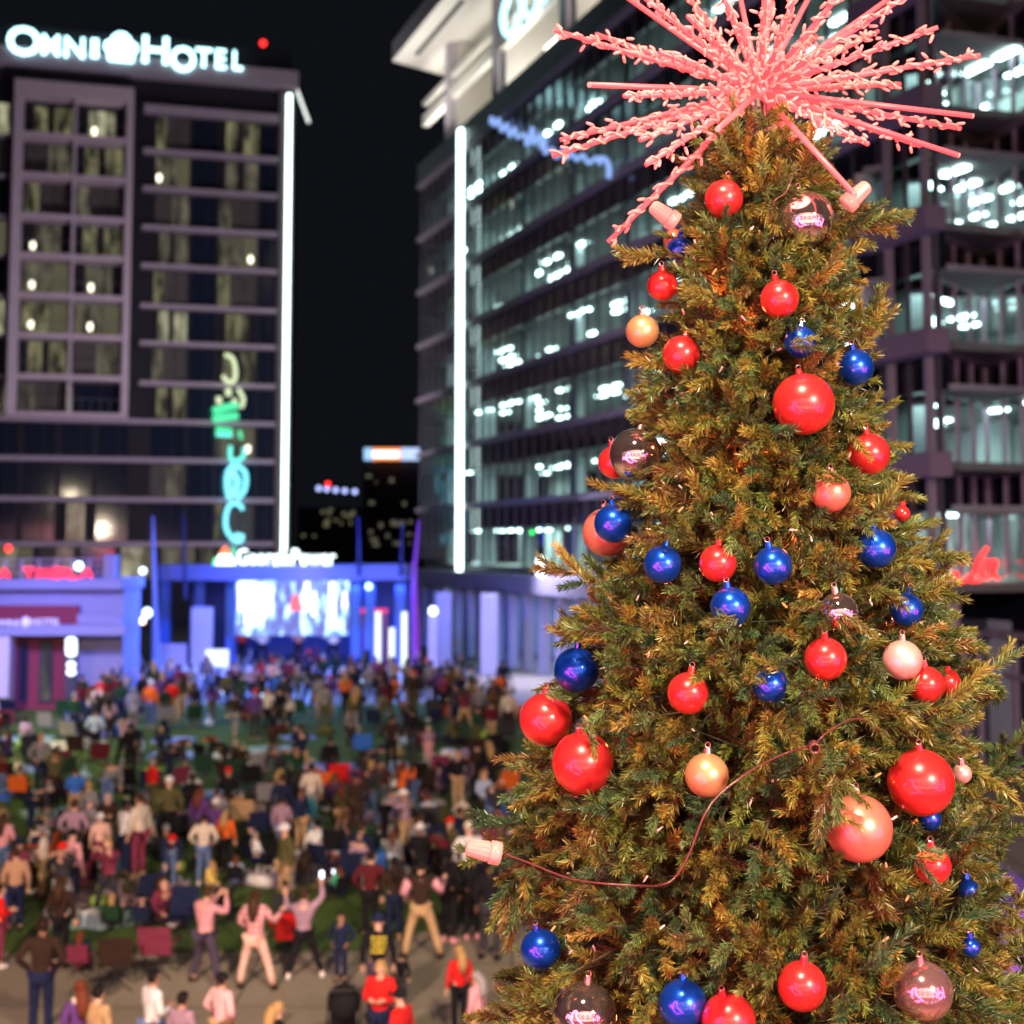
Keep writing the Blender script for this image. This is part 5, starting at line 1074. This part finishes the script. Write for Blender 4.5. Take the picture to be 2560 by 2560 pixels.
while k < 72 and gd < 3000:
    gd += 1; px = rnd.uniform(-10, 1290); py = rnd.uniform(1790, 2300); p = foot(px, py)
    if (1840 < py < 1925 and 420 < px < 900) or (py > 2220 and px > 460) or not free(p, .6): continue
    c_ = rnd.choice(['black', 'navy', 'black', 'charcoal', 'dark green', 'maroon', 'blue', 'grey', 'dark brown', 'black', 'navy', 'wine']); lab = 'unoccupied %s chair on the %s lawn, %s' % (c_, dp(py), sd(px))
    if lab in usedl: continue
    usedl.add(lab); place_chair(p, rnd.gauss(0, .5), 1, c_, lab); TAKEN.append((px, py, p.x, p.y)); k += 1
k = 0; gd = 0; BP = []
while k < 26 and gd < 3000:
    gd += 1; px = rnd.uniform(-10, 1270); py = rnd.uniform(1830, 2290); p = foot(px, py)
    if (py > 2200 and px > 440) or any((a-p.x)**2+(b-p.y)**2 < 4 for a, b in BP): continue
    m_ = rnd.choice(['blanket_red', 'blanket_teal', 'blanket_cream', 'blanket_blue', 'blanket_mauve']); lab = 'small %s blanket, %s lawn, %s' % (m_[8:], dp(py), sd(px))
    if lab in usedl: continue
    usedl.add(lab); BP.append((p.x, p.y)); blanket(px, py, rnd.uniform(1.2, 1.8), rnd.uniform(.9, 1.3), m_, rnd.uniform(-40, 40), lab); k += 1
# ------------------------------------------------------------------ christmas tree
TX, TY = .948, 5.7
prof = [(340, 75), (420, 112), (520, 150), (600, 168), (800, 215), (1000, 250), (1200, 305), (1400, 368), (1600, 440), (1800, 490), (2000, 530), (2300, 575), (2560, 610)]
PZ = [(R(1900, py, TY).z, hw/F*TY) for py, hw in prof]
def TR(z):
    if z >= PZ[0][0]: return PZ[0][1]*max(0, 1-(z-PZ[0][0])*4)
    for (z1, r1), (z0, r0) in zip(PZ, PZ[1:]):
        if z >= z0: return r0+(r1-r0)*(z-z0)/(z1-z0)
    return PZ[-1][1]+(PZ[-1][0]-z)*.29
tree = empty('christmas_tree', (TX, TY, 0), 0, 'tall artificial christmas tree covered in red, blue and mirrored baubles', 'tree')
ax_top = PZ[0][0]
# baubles: px, py, radius px (2560 wide), colour, label
BB = [(1810, 497, 49, 'red', 'red bauble highest on the tree at left of the mirrored one'), (2014, 547, 71, 'mirror', 'large mirrored bauble near the top under the star'), (1699, 624, 33, 'blue', 'small dark blue bauble at the upper left edge'),
 (1686, 600, 28, 'rose', 'small rose bauble peeking out behind the upper left blue one'), (1656, 714, 39, 'red', 'red bauble at the left edge above the rose gold one'), (1949, 747, 49, 'red', 'red bauble in the upper middle above the sprig covered blue one'), (1606, 828, 42, 'gold', 'rose gold bauble hanging out at the upper left edge'),
 (1704, 886, 48, 'red', 'red bauble right below the rose gold one at left'), (2001, 855, 41, 'blue', 'blue bauble half covered by a sprig in the upper right'), (2137, 918, 47, 'blue', 'blue bauble at the upper right edge'), (2009, 1010, 78, 'red', 'very large red bauble in the upper middle'),
 (1589, 1137, 66, 'mirror', 'large mirrored bauble at the left edge'), (1537, 1156, 42, 'red', 'red bauble half hidden behind the left mirrored one'), (2172, 1135, 53, 'red', 'red bauble at the right edge below the upper blue one'), (2078, 1232, 49, 'rose', 'salmon bauble right of the middle with a sprig over it'),
 (1533, 1309, 48, 'blue', 'blue bauble in front of a large rose one at left'), (1517, 1331, 61, 'rose', 'large rose bauble behind a blue one at the left edge'), (1657, 1411, 48, 'blue', 'blue bauble left in the row of three'), (1795, 1408, 47, 'red', 'red bauble between two blue ones in the middle row'),
 (1932, 1414, 48, 'blue', 'blue bauble right in the row of three'), (2190, 1371, 50, 'blue', 'blue bauble at right beneath the salmon one'), (1826, 1517, 50, 'blue', 'blue bauble under the middle red one partly behind needles'), (2097, 1530, 49, 'mirror', 'smoky mirrored bauble half covered at right of the middle'),
 (2266, 1524, 42, 'blue', 'blue bauble partly behind needles at the right edge'), (2064, 1647, 53, 'red', 'red bauble beneath the smoky mirrored one'), (2256, 1650, 49, 'pink', 'pale pink bauble next to a red one at right'), (2315, 1712, 46, 'red', 'red bauble touching the pale pink one'),
 (2368, 1705, 33, 'red', 'dark red bauble tucked behind needles at the right edge'), (1441, 1675, 56, 'blue', 'blue bauble hanging alone at the left edge above two red ones'), (1925, 1712, 45, 'blue', 'blue bauble half hidden in the dark middle of the tree'), (1721, 1733, 52, 'red', 'red bauble left of the middle beneath the row of three'),
 (1365, 1799, 66, 'red', 'red bauble at the left edge touching a larger red one'), (1457, 1908, 77, 'red', 'very large red bauble at the lower left'), (1767, 1938, 54, 'gold', 'golden bauble with a cap above the cable'), (2302, 1956, 82, 'red', 'largest red bauble at the lower right'),
 (2147, 2071, 82, 'rose', 'largest salmon bauble with a sprig across it'), (2325, 2047, 29, 'blue', 'small blue bauble under the largest red one'), (2332, 2164, 45, 'red', 'orange red bauble crossed by a sprig at lower right'), (2422, 2226, 27, 'blue', 'small dark blue bauble deep in the right branches'),
 (1352, 2374, 50, 'blue', 'blue bauble at the lower left edge'), (2427, 2368, 24, 'blue', 'tiny blue bauble among the lower right needles'), (2005, 2465, 60, 'red', 'red bauble low in the middle'), (2307, 2478, 72, 'pinkmirror', 'pinkish mirrored bauble at the bottom right'),
 (1461, 2537, 79, 'mirror', 'large mirrored bauble at the bottom left'), (1707, 2511, 60, 'blue', 'blue bauble at the bottom between the mirrored and red ones'), (1822, 2551, 66, 'red', 'orange red bauble cut by the bottom edge'), (2405, 1934, 24, 'pink', 'small pink bauble right of the largest red one'), (2256, 1285, 20, 'red', 'tiny red bauble at the right edge beside the blue one')]
BM = {'red': mat('bauble_red', (.92, .040, .042), .30, .55, coat=1), 'blue': mat('bauble_blue', (.006, .085, .68), .30, .75, coat=1), 'mirror': mat('bauble_mirror', (.95, .80, .76), .05, .975), 'pinkmirror': mat('bauble_pink_mirror', (.95, .56, .56), .10, .90),
      'rose': mat('bauble_rose', (.85, .25, .17), .33, .5, coat=.6), 'gold': mat('bauble_gold', (.85, .42, .20), .32, .6, coat=.6), 'pink': mat('bauble_pink', (.90, .50, .45), .35, .5, coat=.5)}
CAPM = mat('bauble_cap', (.75, .45, .40), .3, .9)
CENT = []
for px, py, rp, colr, lab in BB:
    d = ray(px, py); zg = R(px, py, 5.2).z; r_t = TR(zg)+.01
    # nearest crossing of the ray with the tree's surface radius (iterate on z)
    D = 5.2
    for _ in range(12):
        z = R(px, py, D).z; rt = TR(z)+.0; x = R(px, py, D).x-TX
        D = TY-math.sqrt(max(0, rt*rt-x*x)) if abs(x) < rt else TY-.05
    D = D*.7+ (TY-.05)*.0 + D*.3
    r = rp/F*D; behind = 'behind' in lab and ('half hidden' in lab or 'peeking' in lab or 'large rose' in lab)
    if behind or 'deep' in lab or 'tucked' in lab or 'under the largest' in lab: D += .16; r = rp/F*D
    c = R(px, py, D); CENT.append((c, r, 'sprig' in lab or 'needles' in lab or 'half' in lab, px, py))
    t = empty('bauble', c, 0, lab, 'bauble', 'baubles on the christmas tree'); t.rotation_euler = (random.uniform(-.25, .25), random.uniform(-.25, .25), 0)
    me = MB().ball((0, 0, 0), r, 48, 32).mesh(smooth=True); link('ball', me, BM[colr], t)
    MB().tube([(0, 0, r*.97), (0, 0, r+.018)], [.013, .011], 12).build('cap', BM[colr] if colr in ('blue', 'red') else CAPM, t)
    MB().tube([(.009*cos(a*pi/4), 0, r+.026+.009*sin(a*pi/4)) for a in range(9)], .0018, 5).build('hanging_ring', mat('wire_metal', (.5, .4, .35), .3, 1), t)
# foliage
rng = np.random.default_rng(5)
def sprig_proto(L, n, nl, seed):
    g = np.random.default_rng(seed); V = []
    t = g.uniform(.0, 1, n)**.85; phi = g.uniform(0, 2*np.pi, n); ang = np.radians(g.normal(48, 12, n)) * (1-.30*t)
    ln = nl*(1.0-.25*t)*g.uniform(.75, 1.15, n); zc_ = t*L
    dx, dy, dz = np.sin(ang)*np.cos(phi), np.sin(ang)*np.sin(phi), np.cos(ang)
    base = np.stack([g.normal(0, .002, n), g.normal(0, .002, n), zc_], 1); dr_ = np.stack([dx, dy, dz], 1)
    side = np.cross(dr_, g.normal(0, 1, (n, 3))); side /= np.linalg.norm(side, axis=1)[:, None]
    wd_ = .0016*g.uniform(.8, 1.3, n)[:, None]
    tip = base+dr_*ln[:, None]; tip[:, 2] += 0
    mid = base+dr_*ln[:, None]*.6
    V = np.stack([base-side*wd_*.8, base+side*wd_*.8, mid+side*wd_, tip+side*wd_*.25, mid-side*wd_], 1)   # n,5,3
    return V
PROT = [sprig_proto(L, n, nl, s) for s, (L, n, nl) in enumerate([(.13, 135, .044), (.155, 155, .046), (.11, 115, .042), (.17, 165, .046), (.14, 145, .048), (.12, 125, .044)])]
allV, allC = [], []; twV = MB()
def frame_from(d, roll):
    d = d/np.linalg.norm(d); a = np.array([0, 0, 1.0]) if abs(d[2]) < .9 else np.array([1.0, 0, 0]); x = np.cross(a, d); x /= np.linalg.norm(x); y = np.cross(d, x)
    c_, s_ = np.cos(roll), np.sin(roll); return np.stack([x*c_+y*s_, -x*s_+y*c_, d], 1)
CW = np.array([[c[0].x, c[0].y, c[0].z] for c in CENT]); CRd = np.array([c[1] for c in CENT]); CSP = np.array([c[2] for c in CENT]); CAMP = np.array([0, 0, CH])
def blocked(p):
    v = p-CAMP; L_ = np.linalg.norm(v); dd = v/L_
    rel = CW-CAMP; tt_ = rel@dd; perp = np.linalg.norm(rel-tt_[:, None]*dd, axis=1)
    k = np.where(CSP, .52, .93)
    if np.any((perp < CRd*k) & (L_ < tt_+CRd*.3)): return True
    return bool(np.any(np.linalg.norm(CW-p, axis=1) < CRd*1.02))
PAL = np.array([(.105, .120, .022), (.155, .140, .026), (.070, .105, .028), (.040, .085, .036), (.20, .145, .028), (.120, .075, .022), (.085, .130, .045)])*np.array([1.06, 1.08, .95])
PW = np.array([.24, .19, .18, .11, .12, .05, .11])
def add_sprig(p, d, roll=None, sc_=1.0, col=None):
    mid = p+d*.09
    if blocked(mid) or blocked(p+d*.14) or blocked(p): return
    V = PROT[rng.integers(len(PROT))]*sc_; M = frame_from(d, rng.uniform(0, 6.28) if roll is None else roll)
    W = V.reshape(-1, 3)
    bend = (W[:, 2]**2)*rng.uniform(-1.2, 1.2); W = W.copy(); W[:, 0] += bend
    allV.append((W@M.T+p).reshape(-1, 5, 3)); c_ = PAL[rng.choice(len(PAL), p=PW)]*rng.uniform(.7, 1.6)
    n = V.shape[0]; cc_ = np.repeat(c_[None], n, 0)*rng.uniform(.8, 1.25, (n, 1)); allC.append(cc_)
    twV.tube([tuple(p), tuple(p+d*.12*sc_)], [.0035, .002], 4, False)
def branch(z, th, dens=1.0):
    r1 = TR(z)*rng.normal(.96, .085)*(1-.26*max(0, sin(z*9.1+3*sin(th*2.3))*sin(th*5.3+z*4.7+1.3))); out = np.array([cos(th), sin(th), 0]); up_ = rng.normal(.0, .38)
    tipp = np.array([TX, TY, z])+out*r1+np.array([0, 0, up_*.12]); L_ = min(.42, .12+r1*.5)
    d0 = out+np.array([0, 0, up_]); d0 += rng.normal(0, .18, 3); d0 /= np.linalg.norm(d0); root = tipp-d0*L_
    if blocked(tipp) or blocked(root*.4+tipp*.6) or blocked(tipp*.8+root*.2): return
    twV.tube([tuple(root), tuple(tipp)], [.007, .004], 5, False)
    k = int((5+L_*11)*dens)
    for i in range(k):
        t = (i+.5)/k; q = root+(tipp-root)*t; az = i*2.4+rng.uniform(-.4, .4); M = frame_from(d0, 0)
        dd = M@np.array([cos(az)*.85, sin(az)*.85, .85+.2*t]); dd[2] += rng.normal(0, .1); dd /= np.linalg.norm(dd); add_sprig(q, dd, sc_=rng.uniform(.55, 1.2))
    add_sprig(tipp-d0*.03, d0); 
zz = ax_top-.02; zlow = PZ[-1][0]-.25
while zz > zlow:
    rr_ = max(.06, TR(zz)); circ = 2*pi*rr_; nb = max(4, int(circ/.105))
    for i in range(nb):
        th = 2*pi*(i+rng.uniform(0, 1))/nb; front = -sin(th)
        if front < -.35 and rng.random() < .55: continue
        branch(zz+rng.uniform(-.05, .05), th)
    zz -= .092
# lower, unseen part of the tree down to the ground
while zz > .5:
    rr_ = TR(zz); nb = int(2*pi*rr_/.5)
    for i in range(nb): branch(zz+rng.uniform(-.1, .1), 2*pi*(i+rng.uniform(0, 1))/nb, .5)
    zz -= .38
# protruding tips seen against the background
for px, py, dx_, dz_, ln in ((2190, 545, 1, .25, .16), (2150, 560, 1, .1, .12), (2165, 830, .45, .9, .14), (2180, 800, .4, 1, .12), (2330, 1390, 1, .1, .14), (2380, 1600, 1, -.2, .2), (2440, 1690, 1, -.5, .14), (2520, 1880, .5, .9, .16), (2540, 1960, 1, -.2, .16), (1640, 640, -1, .1, .1), (1250, 2130, -1, .2, .1), (1275, 2230, -.5, -.9, .14), (1300, 2260, -.3, -1, .14), (1360, 1900, -1, .1, .1), (1290, 2060, -1, .3, .1), (2500, 2080, .2, 1, .16), (2330, 1590, 1, .3, .18), (1420, 1430, -1, .4, .1), (1480, 1330, -1, -.2, .08)):
    p = R(px, py, TY-.12); q = np.array(p); d = np.array([dx_, -.15, dz_], float); d /= np.linalg.norm(d); st_ = q-d*.16
    for k in range(6):
        az = k*2.4; M = frame_from(d, 0); dd = M@np.array([cos(az)*.55, sin(az)*.55, 1]); dd /= np.linalg.norm(dd); add_sprig(st_+d*.2*k/6, dd)
    add_sprig(q, d)
blocked_real = blocked; blocked = lambda p: False
for px, py, dD, vx, vz, n_ in ((2085, 1985, -.10, -.2, -1, 5), (2050, 2040, -.10, -.3, -1, 4), (2110, 1975, -.11, .6, -.5, 3), (2120, 2040, -.12, .8, -.2, 1), (2010, 862, -.06, 1, .1, 2), (2030, 1500, -.04, -.8, -.1, 3), (2120, 1560, -.08, .6, -.5, 3), (2085, 1195, -.05, -.6, .1, 2), (1905, 1680, -.05, -.9, .2, 3), (1950, 1660, -.04, .7, .3, 2), (2300, 2145, -.06, .8, -.4, 3), (1830, 1560, -.05, -.6, -.3, 2), (1790, 1555, -.05, .3, -.6, 1), (2215, 1490, -.05, .8, -.3, 2), (1690, 590, -.03, -.9, .1, 1), (1480, 1840, -.09, .4, -.9, 2), (1390, 1730, -.05, .9, -.3, 2), (2130, 1110, -.05, .4, -.7, 2)):
    j = min(range(len(CENT)), key=lambda q_: (CENT[q_][3]-px)**2+(CENT[q_][4]-py)**2); D_ = CENT[j][0].y-CENT[j][1]*.95+dD*.3
    p = np.array(R(px, py, D_)); d = np.array([vx, -.12, vz], float); d /= np.linalg.norm(d)
    for k in range(n_):
        dd = d+rng.normal(0, .22, 3); dd /= np.linalg.norm(dd); add_sprig(p-d*.04+rng.normal(0, .012, 3), dd, sc_=.75)
V = np.concatenate(allV); Cc = np.concatenate(allC); n = V.shape[0]
V = V-np.array([TX, TY, 0])
me = bpy.data.meshes.new('needles'); me.vertices.add(n*5); me.vertices.foreach_set('co', V.reshape(-1).astype(np.float32))
me.loops.add(n*5); me.loops.foreach_set('vertex_index', np.arange(n*5, dtype=np.int32)); me.polygons.add(n); me.polygons.foreach_set('loop_start', np.arange(0, n*5, 5, dtype=np.int32)); me.polygons.foreach_set('loop_total', np.full(n, 5, dtype=np.int32))
me.update(calc_edges=False)
at_ = me.attributes.new('tint', 'FLOAT_COLOR', 'FACE'); at_.data.foreach_set('color', np.concatenate([Cc, np.ones((n, 1))], 1).reshape(-1).astype(np.float32))
nm_ = bpy.data.materials.new('needle_plastic'); nm_.use_nodes = True; nt = nm_.node_tree; b = nt.nodes['Principled BSDF']; an = nt.nodes.new('ShaderNodeAttribute'); an.attribute_name = 'tint'
nt.links.new(an.outputs['Color'], b.inputs['Base Color']); b.inputs['Roughness'].default_value = .38; b.inputs['Specular IOR Level'].default_value = .6
link('needles', me, nm_, tree)
print('NEEDLES', n)
tw = twV.build('branches', mat('twig_wrap', (.06, .045, .02), .7), tree); tw.location = (-TX, -TY, 0)
tk = MB(); tk.tube([(0, 0, 0), (0, 0, ax_top+.3)], [.12, .03], 12); tk.build('trunk', mat('pole_metal', (.12, .11, .10), .5, .6), tree)
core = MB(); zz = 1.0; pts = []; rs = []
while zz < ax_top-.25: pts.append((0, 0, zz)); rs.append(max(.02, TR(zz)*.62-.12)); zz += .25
core.tube(pts, rs, 24); core.build('inner_core', mat('inner_core_dark', (.012, .018, .008), .9, var=.5, scale=25, bump=1), tree)  # dark core added to block the view through the branches
# ---- star topper
sc = R(1900, 228, TY); star = empty('star_topper', sc, 0, 'spiky pink glowing starburst of light wrapped rods on top of the tree', 'tree topper')
rodm = mat('lit_rod', (.50, .08, .10), .35, emit=(1, .10, .11), es=.85, sample=False); bulbm = mat('lit_bulb', (.60, .18, .18), .3, emit=(1, .24, .21), es=.95, sample=False)  # star's pink light put into colour and emission of rods, bulbs, wire
wirem = mat('garland_wire', (.8, .25, .22), .5, emit=(1, .12, .10), es=.3, sample=False)
rods = [(1385, 75, 1), (1490, 85, 1), (1400, 350, 1), (1380, 390, 1), (1615, 412, 1), (1520, 605, 1), (1475, 212, 0), (1535, -30, 0), (1570, -40, 1), (1690, -50, 1), (1785, -70, 1), (1835, -80, 0), (1915, -80, 1), (1935, -60, 1), (2010, -70, 1), (2050, -60, 0), (2120, -40, 1), (2260, -30, 0), (2265, -10, 1), (2195, 78, 1), (2345, 68, 1),
        (2450, 138, 1), (2430, 290, 0), (2402, 322, 1), (2395, 388, 0), (2300, 365, 1), (2170, 360, 1), (2028, 430, 1), (2135, 485, 0), (1795, 322, 0), (1600, 350, 1), (1960, 390, 1), (1720, 40, 1), (2130, 190, 1), (1650, 130, 1), (2040, 90, 1), (1560, 240, 1), (2250, 210, 1), (1850, 60, 1), (1980, 20, 1)]
rnd = random.Random(9); LR = .80
def garland(parent, d, L_, dens=1.0):
    x = d.orthogonal().normalized(); y = d.cross(x); w_ = MB(); b_ = MB(); nn_ = int(L_*58*dens); ph = rnd.uniform(0, 6)
    pts = [d*(.05+(L_-.05)*i/nn_)+(x*cos(ph+i*1.3)+y*sin(ph+i*1.3))*.015 for i in range(nn_+1)]; w_.tube(pts, .0045, 5); w_.cur = 0
    for i in range(nn_):
        p = pts[i]+d*rnd.uniform(-.008, .008); a = rnd.uniform(0, 6.28); v = (x*cos(a)+y*sin(a))*rnd.uniform(.15, .9)+d*rnd.uniform(.2, 1.4)*rnd.choice((1, 1, -1)); v.normalize()
        p = p+(x*cos(a)+y*sin(a))*rnd.uniform(.0, .012)
        b_.tube([p, p+v*.016, p+v*.028, p+v*.033], [.0056, .0066, .0052, .002], 6)
    g_ = w_.build('light_string', wirem, parent, True); tag(b_.build('bulb_garland', bulbm, parent, True), kind='stuff')
for i, (px, py, wr_) in enumerate(rods):
    e = R(px, py, TY)-sc; l2 = math.sqrt(e.x**2+e.z**2); dep = math.sqrt(max(0, LR*LR-l2*l2)); sgn = -1 if (i % 2 == 0) else 1
    if wr_ == 0 and l2 < .3: sgn = -1
    yy = sgn*dep*(.8 if l2 < .6 else 1); yy = max(-.55, min(.75, yy)); k = (TY+yy)/TY; d = R(px, py, TY+yy)-sc; L_ = d.length; d = d/L_
    rd = MB().tube([d*.03, d*L_], [.0115, .0105] if not wr_ else [.012, .009], 8).build('rod', rodm, star, True)
    if wr_: garland(rd, d, L_-.01)
    else:
        MB().tube([d*(L_-.004), d*(L_+.006)], .010, 8).build('end_cap', bulbm, rd)
pl_ = bpy.data.lights.new('star_glow', 'POINT'); pl_.energy = 14; pl_.color = (1, .22, .2); pl_.shadow_soft_size = .25; po = bpy.data.objects.new('star_glow', pl_); COL.objects.link(po); po.parent = star; po.location = (0, -.35, -.25)  # unseen point light added to cast the star's pink glow
hub = MB().ball((0, 0, 0), .05, 16, 12); hub.build('hub', rodm, star, True)
for dx_ in (-.016, .016): MB().tube([(dx_, 0, -.02), (dx_, 0, -.36)], .012, 10).build('mounting_pole', mat('pole_pink_metal', (.75, .55, .5), .25, .8), star)
# ---- strobe lamps
stm = bpy.data.materials.new('strobe_plastic'); stm.use_nodes = True; b = stm.node_tree.nodes['Principled BSDF']; b.inputs['Base Color'].default_value = (.95, .40, .36, 1); b.inputs['Roughness'].default_value = .15; b.inputs['Transmission Weight'].default_value = .45; b.inputs['Emission Color'].default_value = (1, .35, .28, 1); b.inputs['Emission Strength'].default_value = .22
def strobe(px, py, D, vec, label):
    p = R(px, py, D); t = empty('strobe_lamp', p, 0, label, 'lamp', 'strobe lamps on the tree'); d = Vector(vec).normalized()
    MB().tube([d*-.055, d*-.050, d*-.018, d*-.015], [.030, .038, .038, .030], 20).build('base', stm, t, True)
    c = MB(); c.tube([d*-.014, d*.0, d*.055, d*.062], [.031, .031, .024, .016], 20); cap = c.build('lens', stm, t, False)
    x = d.orthogonal().normalized(); y = d.cross(x); rb_ = MB()
    for k in range(14): a = 2*pi*k/14; e = x*cos(a)+y*sin(a); rb_.tube([d*-.010+e*.0315, d*.052+e*.0245], .0016, 4)
    rb_.build('ribs', stm, t)
strobe(1662, 537, 5.5, (-.9, -.15, .62), 'clear pink strobe lamp at the upper left of the tree'); strobe(2140, 490, 5.5, (.8, -.1, .75), 'clear pink strobe lamp at the upper right of the tree top'); strobe(1212, 2127, 4.95, (-1, -.1, .22), 'clear pink strobe lamp sticking out at the lower left of the tree')
# ---- cable with a socket
cm_ = mat('cable_plastic', (.12, .035, .035), .3)
def cable(pts, label, r=.0028):
    q = [R(px, py, D) for px, py, D in pts]; q = smooth_path(q, 8); o = MB().tube(q, r, 8).build('power_cable', cm_, None, True); return tag(o, label, 'cable')
cable([(1262, 2135, 4.85), (1330, 2160, 4.78), (1420, 2195, 4.68), (1500, 2208, 4.58), (1600, 2214, 4.55), (1655, 2212, 4.42), (1690, 2190, 4.42), (1725, 2130, 4.42), (1760, 2040, 4.42), (1800, 1985, 4.45), (1880, 1925, 4.5), (1960, 1885, 4.66), (2030, 1862, 4.6), (2070, 1830, 4.62), (2130, 1798, 4.88), (2190, 1805, 4.98)], 'reddish power cable looping across the lower front of the tree')
cable([(1985, 430, 5.40), (1965, 480, 5.38), (1935, 505, 5.36), (1925, 560, 5.40)], 'thin loose wire beside the upper mirrored bauble', .002)
q = R(2036, 1864, 4.57); o = MB().tube([q+Vector((0, .02, 0)), q+Vector((-.004, -.03, -.006))], .016, 14, False).build('cable_socket', cm_, None, True); o.modifiers.new('t', 'SOLIDIFY').thickness = .004; tag(o, 'round open cable socket where the power cable bends', 'socket')
# ---- mini lights
ml = mat('mini_bulb_glass', (.85, .62, .58), .15, emit=(1, .45, .3), es=.04, sample=False); mlo = emat('mini_bulb_lit', (1, .35, .12), 1.5)
rnd = random.Random(31)
for s_ in range(3):
    t = empty('mini_light_string', (0, 0, 0), 0, ['string of mini lights in the upper third of the tree', 'string of mini lights round the middle of the tree', 'string of mini lights round the lower tree'][s_], 'string lights'); wire = MB()
    prev = None
    for i in range(60):
        z = PZ[0][0]-.35-(s_+ i/60.)*1.02; th = -pi/2+1.35*sin(i*.42+s_); rr_ = TR(z)*.90; p = Vector((TX+rr_*cos(th)+rnd.uniform(-.03, .03), TY+rr_*sin(th), z+rnd.uniform(-.1, .1)))
        v = Vector((rnd.uniform(-1, 1), rnd.uniform(-.8, .1), rnd.uniform(-1, 1))).normalized(); lit = rnd.random() < .3
        MB().tube([p-v*.009, p, p+v*.009, p+v*.016, p+v*.019], [.0035, .004, .0038, .0025, .001], 7).build('bulb', mlo if lit else ml, t, True)
        if i % 10 == 3:
            pl_ = bpy.data.lights.new('foliage_fill', 'POINT'); pl_.energy = 1.1; pl_.color = (1, .16, .05); pl_.shadow_soft_size = .02; po = bpy.data.objects.new('foliage_fill', pl_); COL.objects.link(po); po.parent = t; po.location = Vector((TX, TY, z))+(p-Vector((TX, TY, z)))*.72  # unseen point lights added inside the foliage for a red glow
        if prev is not None: wire.tube([prev, (prev+p)/2+Vector((0, .03, -.03)), p], .0015, 4)
        prev = p
    wire.build('wire', mat('dark_green_wire', (.02, .04, .02), .5), t)
# ---- neon sign behind the photographer, mirrored in the baubles
nb = empty('neon_wall_sign', (0, 0, 0), 0, 'huge pink neon script on the wall behind the photographer', 'sign'); pk = emat('neon_pink', (1, .06, .22), 20, True); pk.cycles.emission_sampling = 'AUTO'
NY = -4.0
def nst(o, e, pts, r):       # strokes in the unit square of a sign panel running from o to e
    MB().tube(smooth_path([Vector((o[0]+(e[0]-o[0])*u, o[1]+(e[1]-o[1])*u, 3.6+5.2*v)) for u, v in pts]), r, 8).build('tube', pk, nb, True)
A1, B1, A2, B2 = (-5.6, 3.2), (.6, -1.6), (3.4, -1.4), (7.6, 3.2)
nst(A1, B1, [(.05, .45), (.12, .66), (.22, .62), (.18, .48)], .20); nst(A1, B1, [(.28, .40), (.32, .75), (.42, .98), (.52, .95), (.50, .72), (.66, .42), (.92, .06)], .27); nst(A1, B1, [(.36, .70), (.34, .40), (.46, .12), (.62, .05), (.70, .16)], .22)
nst(A2, B2, [(.08, .34), (.09, .74), (.24, .80), (.36, .68), (.36, .34)], .2); nst(A2, B2, [(.50, 1.0), (.50, .34), (.68, .34), (.78, .5), (.68, .68), (.52, .66)], .2); nst(A2, B2, [(.90, .95), (.90, .36), (1.0, .34)], .2)
bk = empty('unseen_rear_building', (0, 0, 0), 0, 'unseen rear building with lit windows added for bauble reflections, and string lights', 'building')
MB().box(-26, 26, NY-1.2, NY-.6, 0, 11.5).build('wall', mat('rear_wall', (.55, .42, .42), .7), bk)
for i in range(12):
    for z0_, z1_ in ((1.0, 3.2), (6.6, 9.2)):
        x = -20+i*3.4; f = MB().box(x, x+2.5, NY-.6, NY-.5, z0_, z1_).build('window', mat('added_rear_frame', (.1, .1, .1), .5), bk)  # windows added out of view for the mirrored baubles
        MB().box(x+.1, x+1.2, NY-.499, NY-.47, z0_+.1, z1_-.1).build('pane', emat('rear_glow_pane', (1, .80, .66), .8), f); MB().box(x+1.3, x+2.4, NY-.499, NY-.47, z0_+.1, z1_-.1).build('pane', emat('rear_glow_pane_cool', (.55, .60, 1), .6), f)  # glowing panes added out of view to brighten the mirrored baubles
MB().box(-26, 26, NY-.6, -.6, 5.6, 5.9).build('terrace_floor', mat('terrace_floor', (.55, .48, .45), .6), bk)
area('rear_wall_fill', (0, -1.5, 10.5), (0, -4.6, 6), 10, 1100, (1, .62, .55), 1)  # unseen lamp added so the rear wall shows bright in the baubles
for i in range(34): MB().ball((-13+i*.8, NY+1.2, 10.6-1.2*sin(i*pi/33)), .07, 8, 6).build('festoon_bulb', emat('festoon', (.75, .8, 1), 14), bk)
